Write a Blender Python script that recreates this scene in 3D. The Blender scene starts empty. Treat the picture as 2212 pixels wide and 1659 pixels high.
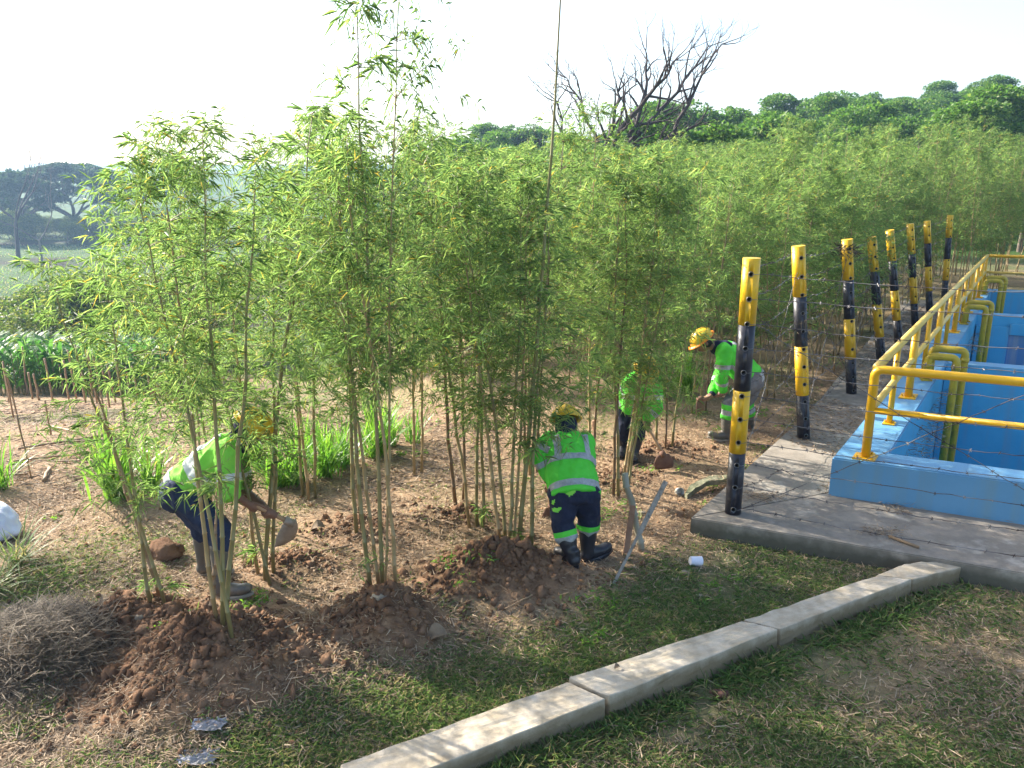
import bpy, bmesh, math, random
import numpy as np
from mathutils import Vector, Matrix, noise as mnoise
random.seed(7); RNG = np.random.default_rng(11)
R = math.radians
scene = bpy.context.scene
col = scene.collection

# ------------------------------------------------------------------ camera
CAM_H = 2.8; FPX = 1703.0; CX, CY = 1106.0, 829.5
PITCH = math.atan((829.5 - 400) / FPX)
cam = bpy.data.cameras.new('camera'); cam.sensor_width = 36; cam.lens = 36 * FPX / 2212
cam.clip_start = 0.05; cam.clip_end = 3000
cam_ob = bpy.data.objects.new('camera', cam); col.objects.link(cam_ob)
cam_ob.location = (0, 0, CAM_H); cam_ob.rotation_euler = (R(90) - PITCH, 0, 0)
scene.camera = cam_ob
# ------------------------------------------------------------------ light
SUN_EL = 31.0; SUN_AZ = 57.0      # azimuth measured to the left of the view direction
sun_to = Vector((-math.sin(R(SUN_AZ)) * math.cos(R(SUN_EL)), math.cos(R(SUN_AZ)) * math.cos(R(SUN_EL)), math.sin(R(SUN_EL))))
world = bpy.data.worlds.new('World'); scene.world = world; world.use_nodes = True
wn = world.node_tree; wn.nodes.clear()
wo = wn.nodes.new('ShaderNodeOutputWorld'); wb = wn.nodes.new('ShaderNodeBackground'); ws = wn.nodes.new('ShaderNodeTexSky')
ws.sky_type = 'NISHITA'; ws.sun_disc = False; ws.sun_elevation = R(SUN_EL); ws.sun_rotation = R(-SUN_AZ)
ws.air_density = 1.0; ws.dust_density = 3.0; ws.ozone_density = 1.0
wb.inputs['Strength'].default_value = 0.15
wn.links.new(ws.outputs[0], wb.inputs[0]); wn.links.new(wb.outputs[0], wo.inputs[0])
sl = bpy.data.lights.new('sun', 'SUN'); sl.energy = 5.0; sl.angle = R(0.5); sl.color = (1.0, 0.93, 0.82)
so = bpy.data.objects.new('sun', sl); col.objects.link(so); so.location = (-20, 15, 20)
so.rotation_euler = sun_to.to_track_quat('Z', 'Y').to_euler()
scene.view_settings.view_transform = 'Standard'; scene.view_settings.look = 'None'
scene.view_settings.exposure = 1.5; scene.view_settings.gamma = 1.0
scene.view_settings.use_curve_mapping = False

# ------------------------------------------------------------------ helpers
def ray(px, py):
    v = (CY - py) / FPX; u = (px - CX) / FPX
    return (u, math.cos(PITCH) + math.sin(PITCH) * v, -math.sin(PITCH) + math.cos(PITCH) * v)
def at(px, py, z=0.0):           # a point of the photograph at a known height
    d = ray(px, py); t = (z - CAM_H) / d[2]; return Vector((d[0] * t, d[1] * t, z))
def hz(px, py, Y):               # a point of the photograph at a known distance
    d = ray(px, py); t = Y / d[1]; return Vector((d[0] * t, Y, CAM_H + d[2] * t))
def tag(o, label=None, cat=None, group=None, kind=None):
    if label: o['label'] = label
    if cat: o['category'] = cat
    if group: o['group'] = group
    if kind: o['kind'] = kind
    return o
def empty(name, loc, rz=0.0, label=None, cat=None, group=None):
    o = bpy.data.objects.new(name, None); col.objects.link(o); o.location = loc; o.rotation_euler = (0, 0, rz)
    o.empty_display_size = 0.2
    return tag(o, label, cat, group)
def obj(name, me, parent=None, loc=None):
    o = bpy.data.objects.new(name, me); col.objects.link(o)
    if parent: o.parent = parent
    if loc is not None: o.location = loc
    return o
def copy_tree(o, parent=None):
    c = o.copy(); col.objects.link(c); c.parent = parent
    for ch in o.children: copy_tree(ch, c)
    return c

class MB:                          # collects geometry for one mesh
    def __init__(s): s.v = []; s.f = []; s.m = []
    def add(s, vs, fs, mi=0):
        n = len(s.v); s.v.extend([tuple(v) for v in vs]); s.f.extend([tuple(i + n for i in f) for f in fs]); s.m.extend([mi] * len(fs))
    def tube(s, pts, rad, sides=8, mi=0, cap=True, noise=0.0):
        pts = [Vector(p) for p in pts]; n = len(pts)
        if not hasattr(rad, '__len__'): rad = [rad] * n
        vs = []; fs = []; up = None
        for i, p in enumerate(pts):
            d = (pts[min(i + 1, n - 1)] - pts[max(i - 1, 0)])
            d = d.normalized() if d.length > 1e-9 else Vector((0, 0, 1))
            if up is None:
                up = d.cross(Vector((0.31, 0.17, 0.93)));
                if up.length < 0.1: up = d.cross(Vector((1, 0, 0)))
            up = (up - d * up.dot(d)); up.normalize(); w = d.cross(up)
            for k in range(sides):
                a = 2 * math.pi * k / sides
                r = rad[i] * (1 + (random.uniform(-noise, noise) if noise else 0))
                vs.append(p + (up * math.cos(a) + w * math.sin(a)) * r)
        for i in range(n - 1):
            for k in range(sides):
                k2 = (k + 1) % sides
                fs.append((i * sides + k, i * sides + k2, (i + 1) * sides + k2, (i + 1) * sides + k))
        if cap:
            fs.append(tuple(range(sides - 1, -1, -1))); fs.append(tuple((n - 1) * sides + k for k in range(sides)))
        s.add(vs, fs, mi)
    def prism(s, poly, z0, z1, mi=0):
        n = len(poly); vs = [(p[0], p[1], z0) for p in poly] + [(p[0], p[1], z1) for p in poly]
        area = sum(poly[i][0] * poly[(i + 1) % n][1] - poly[(i + 1) % n][0] * poly[i][1] for i in range(n))
        fs = [tuple(range(n - 1, -1, -1)), tuple(range(n, 2 * n))] + [(i, (i + 1) % n, n + (i + 1) % n, n + i) for i in range(n)]
        if area < 0: fs = [tuple(reversed(f)) for f in fs]
        s.add(vs, fs, mi)
    def box(s, a, b, up, w, h, mi=0):  # a bar from a to b
        a = Vector(a); b = Vector(b); d = (b - a).normalized(); sd = d.cross(Vector(up)).normalized(); u = sd.cross(d)
        vs = [p + sd * x * w / 2 + u * y * h / 2 for p in (a, b) for x, y in ((-1, -1), (1, -1), (1, 1), (-1, 1))]
        s.add(vs, [(3, 2, 1, 0), (4, 5, 6, 7), (0, 1, 5, 4), (1, 2, 6, 5), (2, 3, 7, 6), (3, 0, 4, 7)], mi)
    def ell(s, c, rx, ry, rz, mi=0, seg=12, rings=8, rot=None, noise=0.0):
        c = Vector(c); vs = []; fs = []
        for i in range(rings + 1):
            t = math.pi * i / rings
            for k in range(seg):
                a = 2 * math.pi * k / seg
                v = Vector((rx * math.sin(t) * math.cos(a), ry * math.sin(t) * math.sin(a), rz * math.cos(t)))
                if noise: v *= 1 + noise * mnoise.noise(v * (1.3 / max(rx, ry, rz)) + c * 3.7)
                if rot is not None: v = rot @ v
                vs.append(c + v)
        for i in range(rings):
            for k in range(seg):
                k2 = (k + 1) % seg; fs.append((i * seg + k, (i + 1) * seg + k, (i + 1) * seg + k2, i * seg + k2))
        s.add(vs, fs, mi)
    def mesh(s, name, mats, smooth=False, origin=None):
        me = bpy.data.meshes.new(name)
        v = s.v if origin is None else [(p[0] - origin[0], p[1] - origin[1], p[2] - origin[2]) for p in s.v]
        me.from_pydata(v, [], s.f); me.polygons.foreach_set('material_index', s.m)
        for m in (mats if isinstance(mats, (list, tuple)) else [mats]): me.materials.append(m)
        if smooth: me.shade_smooth()
        me.update(); return me
    def build(s, name, mats, parent=None, smooth=False, origin=None, bevel=0.0, loc=None):
        me = s.mesh(name, mats, smooth, origin); o = obj(name, me, parent, loc)
        if bevel:
            bm = bmesh.new(); bm.from_mesh(me); bmesh.ops.bevel(bm, geom=bm.edges[:], offset=bevel, segments=2, affect='EDGES', clamp_overlap=True)
            bm.to_mesh(me); bm.free()
        return o
def np_mesh(name, V, Fc, mat, smooth=False):
    """V (n,3), Fc (m,k) arrays"""
    me = bpy.data.meshes.new(name); V = np.asarray(V, np.float32); Fc = np.asarray(Fc, np.int32)
    k = Fc.shape[1]; me.vertices.add(len(V)); me.vertices.foreach_set('co', V.ravel())
    me.loops.add(Fc.size); me.loops.foreach_set('vertex_index', Fc.ravel())
    me.polygons.add(len(Fc)); me.polygons.foreach_set('loop_start', np.arange(0, Fc.size, k, dtype=np.int32))
    me.polygons.foreach_set('loop_total', np.full(len(Fc), k, np.int32))
    if smooth: me.polygons.foreach_set('use_smooth', np.ones(len(Fc), bool))
    if mat: me.materials.append(mat)
    me.update(calc_edges=True); return me
def unit(a): return a / (np.linalg.norm(a, axis=-1, keepdims=True) + 1e-9)
def leaf_arrays(P, D, L, W, droop=0.25, rng=RNG):
    """kite-shaped leaves folded along the midrib"""
    n = len(P); D = unit(D); rnd = unit(rng.normal(size=(n, 3)) + np.array([0, 0, 1.0])); S = unit(np.cross(D, rnd)); N = np.cross(S, D)
    L = np.broadcast_to(np.asarray(L, float), (n,))[:, None]; W = np.broadcast_to(np.asarray(W, float), (n,))[:, None]
    mid = P + D * L * 0.4; tip = P + D * L; tip[:, 2] -= (L[:, 0] * droop * rng.uniform(0.2, 1.4, n))
    a = mid + S * W / 2 + N * W * 0.18; b = mid - S * W / 2 + N * W * 0.18
    V = np.stack([P, a, tip, b], 1).reshape(-1, 3); i = np.arange(n)[:, None] * 4
    Fc = np.concatenate([i + np.array([[0, 1, 2]]), i + np.array([[0, 2, 3]])], 0)
    return V, Fc
def merge(parts):
    Vs = []; Fs = []; n = 0
    for V, F_ in parts: Vs.append(V); Fs.append(F_ + n); n += len(V)
    return np.concatenate(Vs), np.concatenate(Fs)

# value noise in numpy
_perm = np.random.default_rng(3).random((256, 256))
def vnoise(x, y, s=1.0, off=0):
    x = np.asarray(x, float) * s + off * 17.3; y = np.asarray(y, float) * s + off * 5.1
    xi = np.floor(x).astype(int); yi = np.floor(y).astype(int); fx = x - xi; fy = y - yi
    fx = fx * fx * (3 - 2 * fx); fy = fy * fy * (3 - 2 * fy)
    g = lambda i, j: _perm[(xi + i) & 255, (yi + j) & 255]
    return (g(0, 0) * (1 - fx) + g(1, 0) * fx) * (1 - fy) + (g(0, 1) * (1 - fx) + g(1, 1) * fx) * fy
def fbm(x, y, s, o=4, off=0):
    r = 0; a = 0.5
    for i in range(o): r = r + a * (vnoise(x, y, s * 2 ** i, off + i) - 0.5); a *= 0.5
    return r
def sstep(a, b, x):
    t = np.clip((np.asarray(x, float) - a) / (b - a), 0, 1); return t * t * (3 - 2 * t)

# ------------------------------------------------------------------ materials
def mat(name, base=(0.5, 0.5, 0.5), rough=0.7, c2=None, scale=5.0, detail=6, bump=0.0, bscale=None, metallic=0.0, spec=0.4,
        trans=None, island=None, c3=None, s3=0.7, lo=0.35, hi=0.65, stretch=None, coord='Object', island_mix=1.0, bdist=0.02):
    m = bpy.data.materials.new(name); m.use_nodes = True; nt = m.node_tree; N = nt.nodes; Lk = nt.links
    p = N['Principled BSDF']; out = N['Material Output']
    p.inputs['Roughness'].default_value = rough; p.inputs['Metallic'].default_value = metallic; p.inputs['Specular IOR Level'].default_value = spec
    p.inputs['Base Color'].default_value = (*base, 1)
    tc = N.new('ShaderNodeTexCoord'); src = tc.outputs[coord]
    if stretch:
        mp = N.new('ShaderNodeMapping'); mp.inputs['Scale'].default_value = stretch; Lk.new(src, mp.inputs[0]); src = mp.outputs[0]
    colr = None
    def nz(sc, dt=6):
        t = N.new('ShaderNodeTexNoise'); t.inputs['Scale'].default_value = sc; t.inputs['Detail'].default_value = dt; t.inputs['Roughness'].default_value = 0.62
        Lk.new(src, t.inputs['Vector']); return t.outputs['Fac']
    if c2 is not None:
        r = N.new('ShaderNodeValToRGB'); r.color_ramp.elements[0].position = lo; r.color_ramp.elements[1].position = hi
        r.color_ramp.elements[0].color = (*base, 1); r.color_ramp.elements[1].color = (*c2, 1)
        Lk.new(nz(scale, detail), r.inputs[0]); colr = r.outputs[0]
    if c3 is not None:
        r = N.new('ShaderNodeMapRange'); r.inputs[1].default_value = 0.52; r.inputs[2].default_value = 0.66
        Lk.new(nz(s3, 5), r.inputs[0]); mx = N.new('ShaderNodeMix'); mx.data_type = 'RGBA'
        Lk.new(r.outputs[0], mx.inputs[0]); Lk.new(colr, mx.inputs[6]) if colr else None; mx.inputs[7].default_value = (*c3, 1); colr = mx.outputs[2]
    if island:
        g = N.new('ShaderNodeNewGeometry'); r = N.new('ShaderNodeValToRGB'); els = r.color_ramp.elements
        els[0].position = island[0][0]; els[0].color = (*island[0][1], 1); els[1].position = island[-1][0]; els[1].color = (*island[-1][1], 1)
        for ps, c in island[1:-1]: e = els.new(ps); e.color = (*c, 1)
        Lk.new(g.outputs['Random Per Island'], r.inputs[0]); colr = r.outputs[0]
    if colr: Lk.new(colr, p.inputs['Base Color'])
    if bump:
        b = N.new('ShaderNodeBump'); b.inputs['Strength'].default_value = bump; b.inputs['Distance'].default_value = bdist
        Lk.new(nz(bscale or scale * 4, 8), b.inputs['Height']); Lk.new(b.outputs[0], p.inputs['Normal'])
    if trans:
        t = N.new('ShaderNodeBsdfTranslucent'); ms = N.new('ShaderNodeMixShader'); ms.inputs[0].default_value = trans[1]
        if colr:
            mx = N.new('ShaderNodeMix'); mx.data_type = 'RGBA'; mx.blend_type = 'MULTIPLY'; mx.inputs[0].default_value = 1
            Lk.new(colr, mx.inputs[6]); mx.inputs[7].default_value = (*trans[0], 1); Lk.new(mx.outputs[2], t.inputs[0])
        else: t.inputs[0].default_value = (*trans[0], 1)
        Lk.new(p.outputs[0], ms.inputs[1]); Lk.new(t.outputs[0], ms.inputs[2]); Lk.new(ms.outputs[0], out.inputs[0])
    return m
M = {}
M['bamboo_leaf'] = mat('bamboo_leaf', rough=0.45, spec=0.35, trans=((1.8, 1.9, 1.2), 0.55),
    island=[(0.0, (0.075, 0.135, 0.05)), (0.3, (0.12, 0.20, 0.075)), (0.65, (0.17, 0.26, 0.095)), (0.95, (0.27, 0.34, 0.13)), (0.985, (0.33, 0.27, 0.06)), (1.0, (0.36, 0.24, 0.06))])
M['culm'] = mat('culm', (0.37, 0.25, 0.13), 0.5, c2=(0.25, 0.21, 0.09), scale=3, c3=(0.12, 0.075, 0.05), s3=2.0, bump=0.2, bscale=60, stretch=(1, 1, 0.25))
M['culm_green'] = mat('culm_green', (0.17, 0.17, 0.06), 0.45, c2=(0.30, 0.22, 0.11), scale=2.5, stretch=(1, 1, 0.3))
M['culm_brown'] = mat('culm_brown', (0.12, 0.07, 0.045), 0.5, c2=(0.22, 0.15, 0.07), scale=3, stretch=(1, 1, 0.25))
M['dry_cane'] = mat('dry_cane', (0.34, 0.22, 0.12), 0.7, c2=(0.22, 0.15, 0.09), scale=6, bump=0.3, bscale=50)
M['clod'] = mat('clod', (0.11, 0.060, 0.036), 0.95, c2=(0.24, 0.14, 0.082), scale=3.5, c3=(0.22, 0.14, 0.09), s3=1.5, bump=0.9, bscale=38, spec=0.1)
M['soil_block'] = mat('soil_block', (0.24, 0.12, 0.055), 0.95, c2=(0.36, 0.21, 0.11), scale=6, bump=0.9, bscale=30, spec=0.1)
M['stone'] = mat('stone', (0.36, 0.30, 0.22), 0.9, c2=(0.25, 0.2, 0.14), scale=14, bump=0.7, bscale=40, spec=0.2)
M['straw'] = mat('straw', rough=0.7, spec=0.3, island=[(0, (0.13, 0.09, 0.055)), (0.35, (0.24, 0.165, 0.10)), (0.7, (0.37, 0.265, 0.165)), (0.92, (0.50, 0.38, 0.25)), (1, (0.2, 0.16, 0.12))], trans=((1, 1, 1), 0.15))
M['stalk'] = mat('stalk', rough=0.8, spec=0.2, island=[(0, (0.07, 0.05, 0.04)), (0.5, (0.17, 0.125, 0.095)), (0.85, (0.30, 0.235, 0.175)), (1, (0.42, 0.34, 0.26))])
M['straw_grey'] = mat('straw_grey', rough=0.8, spec=0.2, island=[(0, (0.035, 0.028, 0.02)), (0.5, (0.09, 0.07, 0.05)), (0.85, (0.18, 0.145, 0.105)), (1, (0.28, 0.23, 0.17))])
M['grass'] = mat('grass', rough=0.5, spec=0.3, trans=((1.6, 1.7, 1.2), 0.35), island=[(0, (0.08, 0.15, 0.045)), (0.35, (0.14, 0.225, 0.07)), (0.65, (0.20, 0.27, 0.09)), (0.8, (0.28, 0.25, 0.13)), (1, (0.38, 0.31, 0.18))])
M['lush'] = mat('lush', rough=0.4, spec=0.4, trans=((1.7, 1.8, 1.1), 0.45), island=[(0, (0.06, 0.15, 0.025)), (0.5, (0.12, 0.26, 0.035)), (1, (0.19, 0.32, 0.05))])
M['corn'] = mat('corn', rough=0.5, spec=0.35, trans=((1.5, 1.7, 1.1), 0.45), island=[(0, (0.05, 0.14, 0.03)), (0.5, (0.08, 0.19, 0.04)), (1, (0.12, 0.24, 0.055))])
M['tree_leaf'] = mat('tree_leaf', rough=0.5, spec=0.3, trans=((1.6, 1.8, 1.1), 0.4), island=[(0, (0.045, 0.10, 0.022)), (0.5, (0.075, 0.15, 0.03)), (0.85, (0.11, 0.20, 0.04)), (1, (0.18, 0.22, 0.05))])
M['rain_leaf'] = mat('rain_leaf', rough=0.6, spec=0.2, trans=((1.3, 1.4, 1.1), 0.3), island=[(0, (0.03, 0.06, 0.03)), (1, (0.06, 0.10, 0.045))])
M['bush_leaf'] = mat('bush_leaf', rough=0.5, spec=0.3, trans=((1.7, 1.7, 1.1), 0.4), island=[(0, (0.05, 0.10, 0.025)), (0.5, (0.10, 0.16, 0.035)), (1, (0.22, 0.24, 0.06))])
M['bark'] = mat('bark', (0.10, 0.075, 0.06), 0.9, c2=(0.17, 0.14, 0.11), scale=4, bump=0.5, bscale=20)
M['bark_dark'] = mat('bark_dark', (0.045, 0.035, 0.035), 0.9, c2=(0.08, 0.065, 0.06), scale=2)
M['bark_pale'] = mat('bark_pale', (0.22, 0.19, 0.17), 0.9, c2=(0.12, 0.10, 0.09), scale=2)
M['yellow'] = mat('yellow_paint', (0.72, 0.43, 0.012), 0.38, c2=(0.62, 0.36, 0.012), scale=7, c3=(0.60, 0.35, 0.018), s3=9, bump=0.06, bscale=40)
M['black'] = mat('black_paint', (0.016, 0.017, 0.028), 0.4, c2=(0.03, 0.03, 0.04), scale=9, bump=0.06, bscale=40, c3=(0.055, 0.05, 0.05), s3=14)
M['rail'] = mat('rail_paint', (0.72, 0.40, 0.012), 0.33, c2=(0.66, 0.36, 0.012), scale=5, bump=0.03, bscale=60)
M['rail_top'] = mat('rail_paint_pale', (0.66, 0.48, 0.13), 0.4, c2=(0.6, 0.42, 0.08), scale=5, bump=0.03, bscale=60)  # paler yellow for the long side rails and the back middle rail
M['pipe'] = mat('pipe_paint', (0.50, 0.36, 0.02), 0.4, c2=(0.42, 0.31, 0.03), scale=6, c3=(0.3, 0.2, 0.03), s3=8)
M['hole'] = mat('hole', (0.02, 0.02, 0.018), 0.9, c2=(0.06, 0.05, 0.04), scale=40)  # near-black colour stands in for the shade inside the drilled post holes
M['wire'] = mat('wire', (0.055, 0.035, 0.03), 0.6, c2=(0.25, 0.24, 0.235), scale=1.7, metallic=0.4, lo=0.45, hi=0.62)
M['tie'] = mat('tie_wire', (0.22, 0.22, 0.22), 0.4, metallic=0.6)
M['concrete'] = mat('concrete', (0.29, 0.255, 0.21), 0.9, c2=(0.15, 0.132, 0.108), scale=3.2, c3=(0.38, 0.345, 0.29), s3=3.2, bump=0.5, bscale=45, spec=0.2, bdist=0.006)
M['kerb'] = mat('kerb_concrete', (0.54, 0.47, 0.37), 0.9, c2=(0.37, 0.31, 0.22), scale=5, c3=(0.24, 0.19, 0.13), s3=2.2, bump=0.55, bscale=60, spec=0.2, bdist=0.006)
M['helmet'] = mat('helmet', (0.72, 0.47, 0.02), 0.3, c2=(0.6, 0.38, 0.03), scale=12)
M['brim'] = mat('visor', (0.70, 0.22, 0.02), 0.35)
M['skin'] = mat('skin', (0.17, 0.085, 0.055), 0.55, c2=(0.21, 0.11, 0.07), scale=20)
M['hair'] = mat('hair', (0.012, 0.01, 0.01), 0.6)
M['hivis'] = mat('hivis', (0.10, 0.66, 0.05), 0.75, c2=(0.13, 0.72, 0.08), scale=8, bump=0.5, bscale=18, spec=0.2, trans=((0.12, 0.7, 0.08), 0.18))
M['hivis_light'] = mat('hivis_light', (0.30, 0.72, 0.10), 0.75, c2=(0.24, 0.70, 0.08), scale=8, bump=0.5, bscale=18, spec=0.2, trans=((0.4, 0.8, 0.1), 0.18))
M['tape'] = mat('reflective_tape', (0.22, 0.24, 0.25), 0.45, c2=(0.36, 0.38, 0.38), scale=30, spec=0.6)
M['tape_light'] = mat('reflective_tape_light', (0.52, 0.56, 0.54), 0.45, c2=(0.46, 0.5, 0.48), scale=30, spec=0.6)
M['navy'] = mat('navy_cloth', (0.014, 0.018, 0.04), 0.85, c2=(0.025, 0.03, 0.055), scale=15, bump=0.6, bscale=22, spec=0.2)
M['jeans'] = mat('dark_denim', (0.018, 0.028, 0.065), 0.85, c2=(0.03, 0.045, 0.09), scale=12, bump=0.6, bscale=22, spec=0.2)
M['greycloth'] = mat('grey_cloth', (0.13, 0.13, 0.145), 0.85, c2=(0.18, 0.18, 0.19), scale=12, bump=0.6, bscale=22, spec=0.2)
M['boot'] = mat('boot_rubber', (0.020, 0.021, 0.028), 0.35, c2=(0.03, 0.03, 0.035), scale=8)
M['boot_grey'] = mat('boot_rubber_grey', (0.085, 0.085, 0.08), 0.42, c2=(0.11, 0.105, 0.09), scale=8, c3=(0.2, 0.15, 0.1), s3=9)
M['sole'] = mat('boot_sole', (0.32, 0.28, 0.22), 0.7)
M['wood'] = mat('hoe_wood', (0.42, 0.26, 0.14), 0.6, c2=(0.30, 0.18, 0.10), scale=8, stretch=(1, 1, 0.3))
M['steel'] = mat('worn_steel', (0.40, 0.34, 0.27), 0.5, c2=(0.26, 0.2, 0.15), scale=9, metallic=0.35)
M['rust'] = mat('rusty_steel', (0.12, 0.06, 0.04), 0.7, c2=(0.18, 0.095, 0.06), scale=12, metallic=0.2)
M['oldwood'] = mat('weathered_wood', (0.24, 0.21, 0.17), 0.9, c2=(0.36, 0.33, 0.28), scale=6, stretch=(6, 6, 1), bump=0.6, bscale=30, c3=(0.12, 0.10, 0.08), s3=5)
M['bamboo_dry'] = mat('dry_bamboo_stake', (0.33, 0.31, 0.24), 0.6, c2=(0.24, 0.22, 0.16), scale=5, bump=0.2, bscale=30)
M['reddish'] = mat('reddish_wood', (0.24, 0.13, 0.08), 0.9, c2=(0.33, 0.2, 0.13), scale=7, bump=0.4, bscale=30)
M['white'] = mat('white_plastic', (0.66, 0.68, 0.76), 0.6, c2=(0.58, 0.6, 0.68), scale=8, bump=0.3, bscale=25)
M['scrap'] = mat('dusty_plastic', (0.30, 0.31, 0.35), 0.6, c2=(0.18, 0.17, 0.16), scale=9, bump=0.4, bscale=30)
M['paper'] = mat('paper', (0.72, 0.72, 0.8), 0.8, c2=(0.66, 0.66, 0.72), scale=9)
M['clear'] = mat('cloudy_plastic', (0.6, 0.6, 0.55), 0.3, c2=(0.5, 0.48, 0.42), scale=14)
M['sack_red'] = mat('sack_print', (0.42, 0.16, 0.16), 0.8)
M['deadleaf'] = mat('dead_leaf', (0.20, 0.14, 0.09), 0.8, c2=(0.30, 0.22, 0.14), scale=14, trans=((0.4, 0.25, 0.12), 0.2))
M['rock_dark'] = mat('dark_red_stone', (0.10, 0.045, 0.03), 0.9, c2=(0.16, 0.08, 0.05), scale=12, bump=0.7, bscale=30)
M['moss'] = mat('mossy_concrete', (0.20, 0.19, 0.13), 0.95, c2=(0.12, 0.13, 0.07), scale=9, bump=0.8, bscale=40)
def darken_low(m, c, z0, z1):
    nt = m.node_tree; N = nt.nodes; Lk = nt.links; p = N['Principled BSDF']; src = p.inputs['Base Color'].links[0].from_socket
    tc = N.new('ShaderNodeTexCoord'); sx = N.new('ShaderNodeSeparateXYZ'); Lk.new(tc.outputs['Object'], sx.inputs[0])
    t = N.new('ShaderNodeTexNoise'); t.inputs['Scale'].default_value = 14; t.inputs['Detail'].default_value = 8; Lk.new(tc.outputs['Object'], t.inputs[0])
    ad = N.new('ShaderNodeMath'); ad.operation = 'MULTIPLY_ADD'; ad.inputs[1].default_value = 0.09; Lk.new(t.outputs[0], ad.inputs[0]); Lk.new(sx.outputs[2], ad.inputs[2])
    r = N.new('ShaderNodeMapRange'); r.inputs[1].default_value = z0; r.inputs[2].default_value = z1; r.inputs[3].default_value = 0.85; r.inputs[4].default_value = 0; Lk.new(ad.outputs[0], r.inputs[0])
    mx = N.new('ShaderNodeMix'); mx.data_type = 'RGBA'; Lk.new(r.outputs[0], mx.inputs[0]); Lk.new(src, mx.inputs[6]); mx.inputs[7].default_value = (*c, 1); Lk.new(mx.outputs[2], p.inputs['Base Color'])
darken_low(M['kerb'], (0.20, 0.15, 0.085), 0.12, 0.185); darken_low(M['concrete'], (0.09, 0.085, 0.06), 0.11, 0.19)  # kerb gets a brown dirt stain low down; slab turns darker towards the bottom
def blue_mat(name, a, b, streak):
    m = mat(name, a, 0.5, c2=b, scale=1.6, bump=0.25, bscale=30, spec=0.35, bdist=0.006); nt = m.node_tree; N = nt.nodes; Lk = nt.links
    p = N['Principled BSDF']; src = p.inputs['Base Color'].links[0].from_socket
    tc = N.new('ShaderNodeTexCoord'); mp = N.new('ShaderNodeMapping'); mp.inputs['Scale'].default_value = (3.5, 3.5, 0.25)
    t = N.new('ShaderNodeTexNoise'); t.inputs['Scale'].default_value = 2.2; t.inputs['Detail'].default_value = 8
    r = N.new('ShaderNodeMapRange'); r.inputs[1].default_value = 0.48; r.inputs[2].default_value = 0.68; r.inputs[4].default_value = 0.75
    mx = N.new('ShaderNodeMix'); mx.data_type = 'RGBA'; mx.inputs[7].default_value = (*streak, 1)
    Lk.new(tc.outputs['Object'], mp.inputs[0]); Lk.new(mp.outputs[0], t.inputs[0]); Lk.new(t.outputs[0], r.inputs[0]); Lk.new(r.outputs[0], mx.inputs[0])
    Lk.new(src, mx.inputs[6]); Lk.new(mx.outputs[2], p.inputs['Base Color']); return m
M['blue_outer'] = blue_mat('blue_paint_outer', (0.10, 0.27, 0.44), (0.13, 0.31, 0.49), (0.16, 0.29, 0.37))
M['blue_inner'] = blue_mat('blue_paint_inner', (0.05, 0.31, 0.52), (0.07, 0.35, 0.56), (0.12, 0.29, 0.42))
M['blue_stain'] = blue_mat('blue_paint_stained', (0.10, 0.20, 0.33), (0.035, 0.16, 0.42), (0.30, 0.32, 0.34))

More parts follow.
